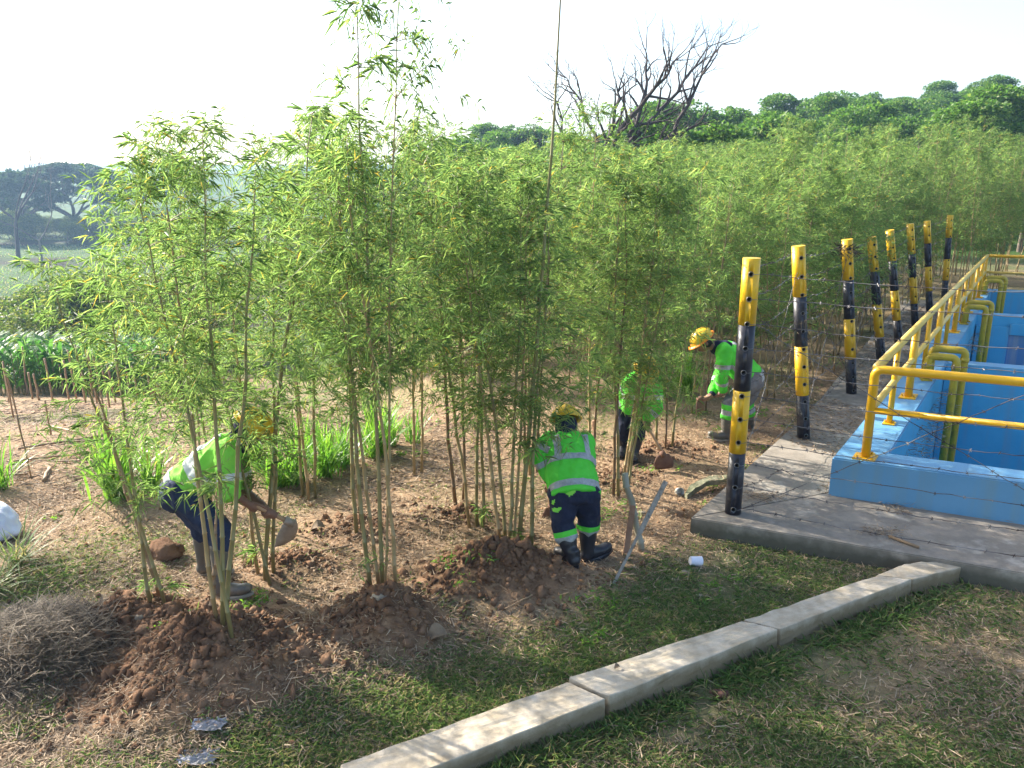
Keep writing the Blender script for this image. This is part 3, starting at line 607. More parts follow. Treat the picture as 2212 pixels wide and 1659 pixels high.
# ------------------------------------------------------------------ bamboo
def culm_geo(h, seed, bare=0.36, dens=1.0, leafL=0.10, spread=0.5, lean=0.0, sides=8, rad=0.015):
    rr = np.random.default_rng(seed); n = int(h / 0.21); pts = []; x = y = 0.0; dx = rr.normal() * 0.03 + lean; dy = rr.normal() * 0.03
    for i in range(n + 1):
        t = i / n; pts.append(Vector((x, y, h * t))); x += dx * h / n + rr.normal() * 0.006; y += dy * h / n + rr.normal() * 0.006; dx += rr.normal() * 0.012; dy += rr.normal() * 0.012
    mb = MB(); P2 = []; Rr = []
    for i, p in enumerate(pts):
        r = rad * (1 - 0.85 * (i / n) ** 1.3)
        if 0 < i < n: P2 += [p - Vector((0, 0, 0.006)), p, p + Vector((0, 0, 0.006))]; Rr += [r, r * 1.28, r]
        else: P2.append(p); Rr.append(r)
    mb.tube(P2, Rr, sides); LP = []; LD = []; LL = []
    for i, p in enumerate(pts[1:], 1):
        t = i / n
        if t < bare:
            if rr.random() > 0.05: continue
            nb = 1
        else: nb = int(rr.integers(3, 6) * dens) + 1
        f = min(1.0, (t - bare + 0.12) / 0.22) if t >= bare else 0.35
        taper = (1.0 - 0.72 * max(0, (t - 0.62) / 0.38))
        for b in range(nb):
            az = rr.uniform(0, 2 * math.pi); el = rr.uniform(0.05, 1.0); Lb = spread * f * taper * rr.uniform(0.35, 1.15)
            d = np.array([math.cos(az) * math.cos(el), math.sin(az) * math.cos(el), math.sin(el)]); q = np.array(p); bp = [Vector(q)]
            seg = 5
            for s in range(seg):
                q = q + d * Lb / seg; d = d + np.array([0, 0, -0.13]) + rr.normal(size=3) * 0.10; d /= np.linalg.norm(d); bp.append(Vector(q))
                nt = rr.integers(2, 4)
                for k in range(nt if s > 0 else 1):
                    td = d * 0.6 + rr.normal(size=3) * 0.65; td /= np.linalg.norm(td); base = q + rr.normal(size=3) * 0.01
                    tl = rr.uniform(0.02, 0.13); tb = base + td * tl
                    for l in range(int(rr.integers(4, 7))):
                        ld = td * 0.75 + rr.normal(size=3) * 0.55 + np.array([0, 0, -0.12]); LP.append(tb - td * tl * rr.uniform(0, 0.8)); LD.append(ld); LL.append(leafL * rr.uniform(0.5, 1.25))
            mb.tube(bp, [0.0028, 0.0024, 0.002, 0.0016, 0.0013, 0.0008], 3, cap=False)
    LP = np.array(LP); LD = np.array(LD); LL = np.array(LL)
    return mb, LP, LD, LL
def leafmesh(name, LP, LD, LL, wr=0.056, rng=RNG):
    V, Fc = leaf_arrays(LP, LD, LL, LL * wr + 0.0014, 0.28, rng); return np_mesh(name, V, Fc, M['bamboo_leaf'])
protos = []
for s in range(9):
    mb, LP, LD, LL = culm_geo(3.1, 100 + s, bare=(0.37, 0.40, 0.33)[s % 3], dens=1.6, leafL=0.078, spread=0.92)
    protos.append((mb.mesh('culm', (M['culm'], M['culm_green'], M['culm'], M['culm_brown'])[s % 4], True), leafmesh('foliage', LP, LD, LL)))
sparse = []
for s in range(3):
    mb, LP, LD, LL = culm_geo(3.1, 200 + s, bare=0.33, dens=0.30, leafL=0.10, spread=0.45)
    sparse.append((mb.mesh('culm', M['culm_green'], True), leafmesh('foliage', LP, LD, LL)))
lowf = []
for s in range(4):
    mb, LP, LD, LL = culm_geo(3.1, 400 + s, bare=0.25, dens=1.6, leafL=0.078, spread=0.80)
    lowf.append((mb.mesh('culm', (M['culm'], M['culm_green'])[s % 2], True), leafmesh('foliage', LP, LD, LL)))
highf = []
for s in range(5):
    mb, LP, LD, LL = culm_geo(3.1, 450 + s, bare=0.47, dens=1.6, leafL=0.078, spread=0.92)
    highf.append((mb.mesh('culm', (M['culm'], M['culm_green'])[s % 2], True), leafmesh('foliage', LP, LD, LL)))
barec = []
for s in range(3):
    mb, LP, LD, LL = culm_geo(3.1, 300 + s, bare=0.93, dens=0.3, leafL=0.06, spread=0.12)
    barec.append((mb.mesh('culm', M['culm_green'] if s else M['dry_cane'], True), leafmesh('foliage', LP, LD, LL)))
def clump(base, culms, label, group='young bamboo clumps'):
    root = empty('bamboo_clump', base, 0, label, 'bamboo', group)
    for (dx, dy, h, lx, ly, kind, sc) in culms:
        lib = {'f': protos, 's': sparse, 'b': barec, 'l': lowf, 'h': highf}[kind]; cm, lm = random.choice(lib)
        h = h * (0.88 if base[1] < 5.6 and h < 4 else 0.97); c = obj('culm', cm, root); c.location = (dx, dy, gz(base[0] + dx, base[1] + dy) - base[2] - 0.03); s = h / 3.1
        c.rotation_euler = (math.atan(-ly) if True else 0, math.atan(lx), 0); c.scale = (sc * 1.0, sc * 1.0, s)
        rot = random.uniform(0, 6.28); c.rotation_euler = (Matrix.Rotation(math.atan(lx), 3, 'Y') @ Matrix.Rotation(-math.atan(ly), 3, 'X') @ Matrix.Rotation(rot, 3, 'Z')).to_euler()
        f = obj('foliage', lm, c); tag(f, kind='stuff')
    return root
def P(px, py): v = at(px, py, 0.08); return on(v.x, v.y)
def C(base_px, items, label):
    b = P(*base_px); out = []
    for (px, py, h, lx, ly, kind, sc) in items:
        q = P(px, py); out.append((q.x - b.x, q.y - b.y, h, lx, ly, kind, sc))
    return clump(b, out, label)
C((345, 1320), [(330, 1322, 2.6, -0.08, 0.02, 's', 0.9), (360, 1322, 2.6, -0.10, 0.0, 's', 0.8), (350, 1300, 2.15, -0.10, 0.05, 'b', 1.2)], 'leftmost bamboo clump of pale leaning canes by the dug hollow')
C((480, 1430), [(458, 1392, 1.0, -0.02, 0, 'b', 1.1), (478, 1425, 3.1, -0.04, 0.03, 'h', 0.9), (488, 1432, 3.15, 0.05, 0.05, 'h', 0.95), (508, 1445, 3.0, -0.12, 0.04, 'h', 0.85), (495, 1420, 3.0, 0.10, 0.05, 's', 1.0)], 'front bamboo clump on the largest soil heap before the denim worker')
C((445, 1085), [(440, 1085, 3.0, -0.02, 0.02, 'f', 0.8), (455, 1080, 3.1, 0.03, 0.03, 'f', 0.9)], 'bamboo clump behind the back of the bending denim worker')
C((570, 1240), [(558, 1232, 2.9, -0.06, 0.02, 'l', 0.9), (572, 1242, 3.7, 0.06, 0.03, 's', 1.2), (583, 1250, 2.9, -0.13, 0, 'l', 0.9), (590, 1232, 3.0, 0.02, 0.05, 's', 1.0)], 'bamboo clump beside the bending denim worker and his hoe')
C((820, 1300), [(804, 1305, 3.2, -0.05, 0.03, 'h', 1.0), (822, 1300, 3.0, -0.10, 0.05, 'h', 0.9), (832, 1306, 4.55, 0.07, 0.02, 'f', 0.62), (828, 1300, 4.0, 0.03, 0.03, 's', 1.0), (858, 1310, 3.3, -0.02, 0.02, 'h', 0.9)], 'tall bamboo clump on the round dark soil heap, its top against the sky')
C((775, 1140), [(770, 1145, 3.0, -0.02, 0.02, 'f', 1.1), (783, 1140, 3.3, -0.03, 0.04, 'f', 1.1)], 'bamboo clump of two thick tan canes behind the round soil heap')
C((1015, 1130), [(1015, 1135, 3.0, 0, 0.03, 'f', 1.0), (1030, 1132, 2.9, 0.05, 0.02, 'f', 1.0), (1042, 1135, 3.1, 0.03, 0, 's', 1.0)], 'bamboo clump of three thin canes left of the green canes')
C((985, 1090), [(985, 1090, 3.2, -0.01, 0.02, 'f', 1.15), (1000, 1070, 2.9, -0.03, 0.05, 'f', 1.0)], 'bamboo clump with a thick pale cane in the middle of the plot')
C((1100, 1190), [(1080, 1185, 3.2, -0.05, 0.03, 'f', 1.0), (1100, 1190, 3.1, 0.0, 0.03, 'f', 1.0), (1108, 1188, 3.1, 0.04, 0.02, 'l', 0.8), (1094, 1180, 3.1, -0.09, 0.05, 'f', 1.0), (1120, 1185, 4.75, 0.022, 0.02, 'b', 1.2), (1148, 1195, 2.9, -0.04, 0.02, 's', 1.1)], 'dense green bamboo clump left of the navy trousered worker, one cane reaching the sky')
C((1335, 1050), [(1326, 1055, 2.9, -0.01, 0.02, 'f', 1.0), (1337, 1055, 3.0, 0, 0.05, 'f', 1.0), (1350, 1045, 3.1, 0.06, 0.03, 'l', 1.0), (1345, 1030, 2.8, 0.09, 0.0, 'l', 1.0), (1356, 1048, 2.9, 0.09, -0.02, 'l', 0.8)], 'bamboo clump in front of the worker half hidden by leaves')
C((1440, 970), [(1418, 960, 2.9, -0.02, 0.02, 's', 1.0), (1438, 965, 2.9, 0, 0.03, 'f', 0.8), (1452, 962, 3.0, 0.03, 0.02, 's', 1.0)], 'slender bamboo clump between the two right hand workers')
C((1272, 960), [(1272, 955, 3.6, 0.0, 0.02, 'f', 1.0), (1282, 965, 3.2, 0.02, 0.02, 'f', 1.0)], 'dark stemmed bamboo clump behind the navy trousered worker')
C((1500, 880), [(1495, 880, 2.9, 0.01, 0.02, 's', 0.8), (1510, 885, 3.0, 0.02, 0.03, 's', 0.8), (1525, 875, 3.1, 0.02, 0.03, 'f', 0.8)], 'thin bamboo clump just behind the bending worker at the fence')
C((725, 1215), [(722, 1212, 3.0, -0.03, 0.02, 'f', 0.9), (730, 1216, 3.0, 0.05, 0.03, 's', 0.9)], 'bamboo clump between the hoe blade and the thick tan canes') if False else None
clump(on(-5.0, 5.9), [(0, 0, 3.0, 0.02, 0, 'l', 1.0), (0.15, 0.1, 3.1, 0.05, 0, 'f', 1.0), (-.15, .1, 3.0, -.05, 0, 'l', 1.0)], 'bamboo clump standing just beyond the left edge behind the sack')
C((1150, 1010), [(1145, 1010, 3.1, 0, 0.02, 'f', 1.0), (1160, 1005, 3.3, 0.02, 0.03, 'f', 1.0), (1135, 1000, 3.0, -0.03, 0.02, 'f', 1.0)], 'bamboo clump directly behind the green caned clump')
C((900, 1010), [(895, 1010, 3.3, -0.02, 0.02, 'f', 1.0), (910, 1005, 3.2, 0.02, 0.03, 'f', 1.0)], 'bamboo clump rising from the long grass in the middle')
C((670, 1060), [(665, 1060, 3.2, -0.02, 0.02, 'f', 1.0), (680, 1055, 3.4, 0.02, 0.03, 'f', 1.0), (655, 1050, 3.0, -0.06, 0.03, 's', 1.0)], 'bamboo clump behind the hoe blade of the denim worker')
# the plantation behind: whole clumps copied
cl_protos = []
for s in range(6):
    rr = np.random.default_rng(500 + s); culm = MB(); LPs = []; LDs = []; LLs = []
    for c in range(5):
        mb, LP, LD, LL = culm_geo(3.6, 600 + s * 10 + c, bare=0.34, dens=0.86, leafL=0.092, spread=0.86, sides=5, rad=0.014)
        off = rr.normal(size=3) * 0.17; off[2] = 0; k = rr.uniform(0.75, 1.08); lean = rr.normal(size=2) * 0.07
        sh = lambda A: np.stack([A[:, 0] + off[0] + lean[0] * A[:, 2], A[:, 1] + off[1] + lean[1] * A[:, 2], A[:, 2] * k], 1)
        V = sh(np.array(mb.v)); culm.add(V.tolist(), mb.f); LPs.append(sh(LP)); LDs.append(LD); LLs.append(LL)
    root = empty('bamboo_clump', (0, 0, -50), 0, None, 'bamboo', 'bamboo clumps of the plantation behind')
    cm = obj('culms', culm.mesh('culms', M['culm'], True), root); tag(cm, kind='stuff')
    fm = obj('foliage', leafmesh('foliage', np.concatenate(LPs), np.concatenate(LDs), np.concatenate(LLs)), root); tag(fm, kind='stuff')
    cl_protos.append(root)
far_pts = []
FD = Vector((0.557, 0.8305)); FN = Vector((-0.8305, 0.557))
def try_add(x, y, gap, row=None):
    for q in far_pts:
        if (q[0] - x) ** 2 + (q[1] - y) ** 2 < gap * gap: return
    far_pts.append((x, y, row))
for r in range(0, 26):
    for k in range(0, 46):
        off = 1.0 + 1.25 * r; t = 3.3 + 1.15 * k
        x = 1.845 + FD.x * t + FN.x * off + random.uniform(-0.25, 0.25); y = 6.12 + FD.y * t + FN.y * off + random.uniform(-0.25, 0.25)
        if y < 9.6 + (0 if x > 0.6 else 1.2) or y > 27: continue
        if x / y < -0.19 + 0.07 * math.sin(y * 2.1): continue
        if y > 19 and (k + r) % 2: continue
        try_add(x, y, 0.7, r)
for k in range(70):    # behind the tank, right side
    x = random.uniform(7.5, 17); y = random.uniform(19.6, 27)
    if x / y < 0.42 or x / y > 0.80: continue
    try_add(x, y, 1.0)
far_pts.sort(key=lambda q: q[1])
rowc = {}
ORD = 'first second third fourth fifth sixth seventh eighth ninth tenth eleventh twelfth'.split()
for i, (x, y, row) in enumerate(far_pts):
    src = cl_protos[i % 6]; o = src if i < 6 else copy_tree(src)
    hgt = 3.15 + 1.1 * float(sstep(10, 24, y)) * float(sstep(0.0, 0.35, x / y) * 0.85 + 0.15) + random.uniform(-0.35, 0.4)
    s = hgt / 3.75; o.location = on(x, y, -0.03); o.scale = (0.95 + 0.15 * (s - 1), 0.95 + 0.15 * (s - 1), s); o.rotation_euler = (0, 0, random.uniform(0, 6.28))
    lab = 'leafy bamboo clump in the dense plantation rows behind the workers' if x / y < 0.42 else 'leafy bamboo clump of the plantation beyond the striped posts and tank'
    if row is not None and row < 12:
        rowc[row] = rowc.get(row, 0) + 1
        if rowc[row] <= 12: lab = 'bamboo clump %s from the near end, %s row left of the posts' % (ORD[rowc[row] - 1], ORD[row])
    tag(o, lab, 'bamboo', 'bamboo clumps in the rows behind the workers' if x / y < 0.42 else 'bamboo clumps beyond the posts and tank')

# ------------------------------------------------------------------ trees
def grow(mb, p, d, L, r, depth, rr, tips, up=0.05, kink=0.22, split=(2, 3), shrink=0.72, ang=0.55, sides=6):
    n = 4; pts = [p.copy()]; rad = [r]
    for i in range(n):
        d = (d + Vector((rr.gauss(0, kink), rr.gauss(0, kink), rr.gauss(0, kink) + up)) * 0.5).normalized(); p = p + d * L / n; pts.append(p.copy()); rad.append(r * (1 - 0.35 * (i + 1) / n))
    mb.tube(pts, rad, sides if r > 0.03 else 3, cap=False)
    if depth == 0: tips.append((p, d)); return
    for k in range(rr.randint(*split)):
        a = rr.uniform(0, 6.28); t = d.orthogonal().normalized(); t.rotate(Matrix.Rotation(a, 3, d)); th = rr.uniform(0.5, 1.3) * ang
        nd = (d * math.cos(th) + t * math.sin(th)).normalized()
        grow(mb, p, nd, L * shrink * rr.uniform(0.75, 1.2), rad[-1] * (0.82 if k == 0 else 0.62), depth - 1, rr, tips, up, kink, split, shrink, ang, sides)
    if rr.random() < 0.5: tips.append((pts[2], d))
def crown(name, blobs, per, leaf, m, parent, rr, shell=0.55):
    Ps = []; Ds = []
    for (c, rx, ry, rz) in blobs:
        n = int(per * rx * ry); u = unit(rr.normal(size=(n, 3))); rad = rr.uniform(shell, 1.0, n) ** 0.6
        u[:, 2] = np.where(u[:, 2] < -0.2, -u[:, 2], u[:, 2])
        p = np.array(c)[None] + u * rad[:, None] * np.array([rx, ry, rz])[None]; Ps.append(p); Ds.append(u + rr.normal(size=(n, 3)) * 0.8)
    Ps = np.concatenate(Ps); Ds = np.concatenate(Ds); L = leaf * rr.uniform(0.6, 1.4, len(Ps))
    V, Fc = leaf_arrays(Ps, Ds, L, L * 0.62, 0.2, rr); o = obj(name, np_mesh(name, V, Fc, m), parent); tag(o, kind='stuff'); return o
# forest trees
ft = []
for s in range(7):
    rr = random.Random(40 + s); nr = np.random.default_rng(40 + s); h = rr.uniform(5.5, 7.5); root = empty('forest_tree', (0, 0, -60)); mb = MB(); tips = []
    grow(mb, Vector((0, 0, -0.3)), Vector((0, 0, 1)), h * 0.42, 0.14, 3, rr, tips, 0.12, 0.2, (2, 3), 0.62, 0.7)
    mb.build('trunk', M['bark'], root, True)
    blobs = [((t[0].x, t[0].y, t[0].z), rr.uniform(0.7, 1.3), rr.uniform(0.7, 1.3), rr.uniform(0.5, 0.9)) for t in tips]
    crown('crown', blobs, 330, 0.19, M['tree_leaf'], root, nr); ft.append(root)
cnt = 0; trees = []
for r in range(13):
    y0 = 34 + r * 5.0
    nn = int((0.95 * y0) / 4.4)
    for k in range(nn):
        ratio = -0.27 + (k + random.uniform(-0.35, 0.35)) / nn * 1.05
        y = y0 + random.uniform(-2, 2); x = ratio * y
        if ratio < -0.05 and y < 44: continue
        if ratio > 0.2 or y > 44: trees.append((x, y))
for i, (x, y) in enumerate(trees):
    src = ft[i % 7]; o = src if i < 7 else copy_tree(src); s = random.uniform(0.60, 1.0); o.location = on(x, y); o.scale = (s * 1.25, s * 1.25, s); o.rotation_euler = (0, 0, random.uniform(0, 6.28))
    tag(o, 'round leafy tree of the wooded hillside behind the bamboo', 'tree', 'trees of the wooded hillside')
# big bare tree
bt_base = hz(1275, 470, 30.0); bt = empty('bare_tree', on(bt_base.x, 30.0), 0, 'large leafless tree with dark spreading branches standing against the sky', 'tree')
mb = MB(); rr = random.Random(5); BO = bt.location; T0 = hz(1272, 425, 30)
mb.tube([BO - Vector((0, 0, 0.3)), BO.lerp(T0, 0.5) + Vector((0.1, 0, 0)), T0], [0.32, 0.25, 0.2], 10)
limbs = [[(1272, 425), (1252, 370), (1225, 310), (1205, 230), (1195, 190)], [(1272, 425), (1262, 330), (1252, 235)],
         [(1272, 425), (1310, 330), (1330, 240), (1330, 175)], [(1272, 425), (1330, 355), (1375, 265), (1400, 180), (1395, 110)],
         [(1272, 425), (1345, 330), (1420, 240), (1480, 175), (1530, 100)], [(1272, 425), (1325, 310), (1380, 230), (1440, 170), (1460, 130)],
         [(1290, 400), (1380, 350), (1450, 290), (1500, 200), (1560, 95)], [(1262, 400), (1215, 350), (1180, 320)], [(1310, 330), (1275, 270), (1245, 200), (1215, 160)]]
for li, L in enumerate(limbs):
    yy = 30 + (li % 5 - 2) * 0.5; pts = []; 
    for j in range(len(L) - 1):
        for t in (0, 0.33, 0.66):
            a = hz(*L[j], 30 + (yy - 30) * (j + t) / 2); b = hz(*L[j + 1], 30 + (yy - 30) * (j + t) / 2); pts.append(a.lerp(b, t) + Vector((rr.gauss(0, .06), 0, rr.gauss(0, .06))))
    pts.append(hz(*L[-1], yy)); n = len(pts); r0 = 0.14 if li not in (0, 1, 7, 8) else 0.075
    mb.tube(pts, [r0 * (1 - 0.85 * i / (n - 1)) for i in range(n)], 6, cap=False)
    for i in range(4, n):
        for q in range(1 if i % 2 else 2):
            d = (pts[i] - pts[i - 1]).normalized(); t = d.orthogonal().normalized(); t.rotate(Matrix.Rotation(rr.uniform(0, 6.28), 3, d)); th = rr.uniform(0.4, 0.95)
            grow(mb, pts[i], (d * math.cos(th) + t * math.sin(th)).normalized(), rr.uniform(0.5, 1.0), r0 * (1 - 0.85 * i / (n - 1)) * 0.5 + 0.014, 2, rr, [], 0.12, 0.25, (2, 3), 0.72, 0.6)
mb.build('trunk', M['bark_dark'], bt, True, origin=BO)
# far left trees
def rain_tree(px, ybase, pxw, ytop, Y, label, seed, sc=1.0):
    x = hz(px, 400, Y).x; b = on(x, Y); top = hz(px, ytop, Y).z; w = pxw / FPX * Y; h = top - b.z; rr = random.Random(seed); nr = np.random.default_rng(seed)
    root = empty('rain_tree', b, 0, label, 'tree'); mb = MB(); tips = []; k0 = Vector((0, 0, h * 0.22)); mb.tube([Vector((0, 0, -0.4)), k0], [h * 0.05, h * 0.04], 10)
    for k in range(6):
        a = k * 1.05 + rr.uniform(-.3, .3); d = Vector((math.cos(a) * 0.8, math.sin(a) * 0.8, 0.75)).normalized(); grow(mb, k0, d, h * 0.30, h * 0.022, 3, rr, tips, 0.0, 0.2, (2, 3), 0.7, 0.5)
    mb.build('trunk', M['bark'], root, True)
    bl = []
    for k in range(95):
        a = rr.uniform(0, 6.28); q = math.sqrt(rr.random()); r_ = q * w / 2; zz = h * (0.93 - 0.24 * q * q) + rr.uniform(-0.10, 0.02) * h
        bl.append(((math.cos(a) * r_, math.sin(a) * r_, zz), w * rr.uniform(0.05, 0.10), w * rr.uniform(0.05, 0.10), h * rr.uniform(0.03, 0.06)))
    for k in range(14):
        a = rr.uniform(0, 6.28); r_ = rr.uniform(0.35, 0.5) * w; bl.append(((math.cos(a) * r_, math.sin(a) * r_, h * rr.uniform(0.42, 0.6)), w * 0.09, w * 0.09, h * 0.06))
    crown('crown', bl, 90, 0.55, M['rain_leaf'], root, nr, 0.2); return root
rain_tree(150, 520, 250, 350, 150, 'widest hazy umbrella crowned tree beyond the terraced fields', 1)
rain_tree(30, 520, 150, 365, 135, 'dark hazy tree at the left edge beyond the terraces', 2)
rain_tree(275, 500, 130, 378, 190, 'hazy spreading tree to the right of the widest umbrella tree', 3)
rain_tree(350, 480, 90, 405, 230, 'small far hazy tree just left of the front bamboo', 4)
rain_tree(1080, 300, 100, 280, 110, 'pale far tree crown rising over the middle of the hillside', 6)
def bare_small(px, ybase, ytop, Y, label, seed, m, ang=0.5, L0=0.33, name='bare_tree'):
    x = hz(px, 400, Y).x; b = on(x, Y); h = hz(px, ytop, Y).z - b.z; root = empty(name, b, 0, label, 'tree'); mb = MB(); tips = []
    rr = random.Random(seed); grow(mb, Vector((0, 0, -0.2)), Vector((0, 0, 1)), h * L0, h * 0.017, 5, rr, tips, 0.14, 0.2, (2, 3), 0.74, ang); mb.build('trunk', m, root, True); return root
bare_small(12, 520, 262, 105, 'bare twiggy tree at the left edge above the dark trees', 21, M['bark_dark'])
bare_small(65, 520, 400, 95, 'pale forked leafless tree at the field edge on the left', 22, M['bark_pale'], 0.75, 0.4)
# scrub behind the terraces: individual shrubs
sh = []
for s in range(4):
    rr = random.Random(70 + s); nr = np.random.default_rng(70 + s); root = empty('shrub', (0, 0, -70)); mb = MB(); tips = []
    grow(mb, Vector((0, 0, -0.1)), Vector((0, 0, 1)), 0.5, 0.03, 3, rr, tips, 0.1, 0.3, (3, 4), 0.8, 0.8); mb.build('stem', M['bark'], root)
    crown('foliage', [((t[0].x, t[0].y, t[0].z), 0.38, 0.38, 0.32) for t in tips[:38]], 1500, 0.06, M['bush_leaf'], root, nr, 0.4); sh.append(root)
spots = [(hz(px, 400, Y).x, Y, s, 'a') for (px, Y, s) in ((60, 33, 2.0), (100, 32, 2.1), (145, 33.5, 2.35), (190, 32, 2.3), (235, 33, 2.4), (275, 32, 2.1), (320, 33, 2.2), (360, 31, 2.3), (400, 32, 2.0), (30, 35, 1.5))]
for k in range(34):
    Y = random.uniform(128, 150); spots.append((hz(-60 + k * 16 + random.uniform(-8, 8), 400, Y).x, Y, random.uniform(1.8, 3.4), 'b'))
for i, (x, y, s, kd) in enumerate(spots):
    src = sh[i % 4]; o = src if i < 4 else copy_tree(src); o.location = on(x, y); o.scale = (s * 1.25, s * 1.25, s); o.rotation_euler = (0, 0, random.uniform(0, 6.28))
    if kd == 'a': tag(o, 'rounded shrub %s from the left in the row behind the maize' % ORD[sorted(q[0] for q in spots if q[3] == 'a').index(x)], 'shrub', 'shrubs behind the maize')
    else: tag(o, 'hazy shrub of the far thicket beyond the terraced fields', 'shrub', 'shrubs of the far thicket')
# papaya like small tree in the terraces
pt = hz(72, 400, 62).x; root = empty('small_tree', on(pt, 62), 0, 'small slim tree with a flat leafy top on the middle terrace', 'tree')
mb = MB(); mb.tube([(0, 0, -.1), (-0.15, 0, 1.6), (-0.3, 0, 3.2)], [0.09, 0.07, 0.05], 8); mb.build('trunk', M['bark'], root, True)
crown('crown', [((-0.3 + random.gauss(0, .9), random.gauss(0, .9), 3.3 + random.uniform(-.5, .6)), 0.6, 0.6, 0.3) for _ in range(16)], 200, 0.24, M['rain_leaf'], root, np.random.default_rng(9))
# far hills
hb = MB(); X = np.linspace(-700, 500, 80)
for Yh, hh, sd in ((560, 14, 1), (640, 22, 2)):
    vs = []; 
    for j, x in enumerate(X):
        t = float(fbm(x, 0, 0.006, 4, sd * 7)) * 22 + hh * (0.55 + 0.45 * math.sin(x * 0.004 + sd)); t = min(31, max(5, t))
        vs += [(x, Yh - 150, -12), (x, Yh - 70, t * 0.55 - 4), (x, Yh, t), (x, Yh + 120, -12)]
    hb.add(vs, [(j * 4 + k, (j + 1) * 4 + k, (j + 1) * 4 + k + 1, j * 4 + k + 1) for j in range(len(X) - 1) for k in range(3)])
tag(hb.build('hills', mat('hill_scrub', (0.05, 0.08, 0.035), 0.9, c2=(0.09, 0.11, 0.05), scale=0.05, bump=1, bscale=0.2), smooth=True), kind='structure')

# ------------------------------------------------------------------ maize, tussocks, grass, litter
def ribbons(n, base, rr, L, W, up, seg=5, az=None, drp=1.0):
    """arched blades: arrays of quads"""
    az = rr.uniform(0, 6.28, n) if az is None else az; el = up; P0 = base; V = []
    d = np.stack([np.cos(az) * np.cos(el), np.sin(az) * np.cos(el), np.sin(el)], 1); side = np.stack([-np.sin(az), np.cos(az), np.zeros(n)], 1)
    p = P0.copy(); step = (L / seg)[:, None]
    for i in range(seg + 1):
        t = i / seg; w = (W * (np.sin(math.pi * min(0.98, 0.18 + 0.80 * t)) ** 0.7))[:, None] * 0.5
        V.append(p - side * w); V.append(p + side * w)
        p = p + d * step; d = d + np.array([0, 0, -1.0]) * (drp * 0.9 / seg * (0.5 + t)); d = unit(d)
    V = np.stack(V, 1); m_ = V.shape[1]; idx = np.arange(n)[:, None] * m_; F_ = []
    for i in range(seg): F_.append(idx + np.array([[2 * i, 2 * i + 1, 2 * i + 3, 2 * i + 2]]))
    return V.reshape(-1, 3), np.concatenate(F_)
mz = []
for s in range(5):
    rr = np.random.default_rng(800 + s); n = 12; z = np.linspace(0.25, 1.45, n); base = np.stack([np.zeros(n), np.zeros(n), z], 1)
    az = np.arange(n) * 3.14 + rr.normal(size=n) * 0.5 + s
    V, Fc = ribbons(n, base, rr, rr.uniform(0.6, 0.95, n), np.full(n, 0.085), rr.uniform(0.9, 1.25, n), 6, az, 1.9)
    root = empty('maize_plant', (0, 0, -80)); lf = obj('leaves', np_mesh('leaves', V, Fc, M['corn']), root); mb = MB(); mb.tube([(0, 0, -0.1), (0, 0, 1.5)], [0.018, 0.01], 5); mb.build('stem', M['culm_green'], root); mz.append(root)
mp = []
for r in range(9):
    for k in range(40):
        y = 20.6 + r * 0.85 + random.uniform(-.15, .15); px = -40 + k * 12.5 + random.uniform(-4, 4) + r * 5
        x = (px - CX) / FPX * y * 1.03
        if x / y > -0.36 - 0.0 * r: continue
        mp.append((x, y))
mp = mp[:290]
for i, (x, y) in enumerate(mp):
    src = mz[i % 5]; o = src if i < 5 else copy_tree(src); s = random.uniform(0.68, 0.88); o.location = on(x, y); o.scale = (s * 1.35, s * 1.35, s); o.rotation_euler = (0, 0, random.uniform(0, 6.28))
    tag(o, 'green maize plant in the field below the planting plot', 'maize', 'maize plants in the field on the left')
def tussock(x, y, n, L, label, seed, m='lush', w=0.016, up=(0.7, 1.45)):
    rr = np.random.default_rng(seed); b = on(x, y); base = rr.normal(size=(n, 3)) * np.array([0.05, 0.05, 0.0]) * (L / 0.6)
    V, Fc = ribbons(n, base, rr, L * rr.uniform(0.5, 1.15, n), np.full(n, w), rr.uniform(*up, n), 5, None, 1.1)
    return tag(obj('grass_tussock', np_mesh('grass_tussock', V, Fc, M[m]), None, b), label, 'grass clump', 'long bladed grass clumps')
def TP(px, py, z=0.0): v = at(px, py, z); return v.x, v.y
tussock(*TP(250, 1075), 130, 0.75, 'large bright green grass clump left of the denim worker', 1, w=0.022)
tussock(*TP(330, 1060), 80, 0.6, 'grass clump just behind the denim worker', 2)
for i, (px, py, n, L, lab) in enumerate([(640, 1040, 120, 0.6, 'bright grass clump right of the hoe at the left plot'), (700, 1025, 120, 0.6, 'grass clump left of the two thick tan canes'), (600, 1050, 90, 0.5, 'grass clump behind the front clump canes'),
        (740, 1005, 90, 0.55, 'grass clump touching the thick tan canes'), (810, 985, 130, 0.65, 'dark green grass clump right of the tan canes'), (835, 960, 90, 0.6, 'grass clump behind the dark green one'), (890, 955, 30, 0.45, 'small open grass clump standing alone in the middle'),
        (560, 1010, 60, 0.5, 'grass clump half hidden behind the bending denim worker'), (660, 990, 80, 0.55, 'grass clump farther back in the middle left'), (1480, 850, 110, 0.7, 'tall grass clump behind the worker at the fence'), (1430, 855, 110, 0.7, 'tall grass clump behind the half hidden worker')]):
    tussock(*TP(px, py), n, L, lab, 10 + i)
tussock(*TP(-5, 1060), 90, 0.55, 'arching grass clump above the white sack', 40, w=0.012)
tussock(*TP(40, 1235), 70, 0.42, 'drooping grey green grass clump below the white sack', 41, 'grass', 0.010, (0.4, 1.2))
tussock(*TP(-20, 1300), 70, 0.42, 'drooping grass clump at the left edge below the sack', 42, 'grass', 0.010, (0.4, 1.2))

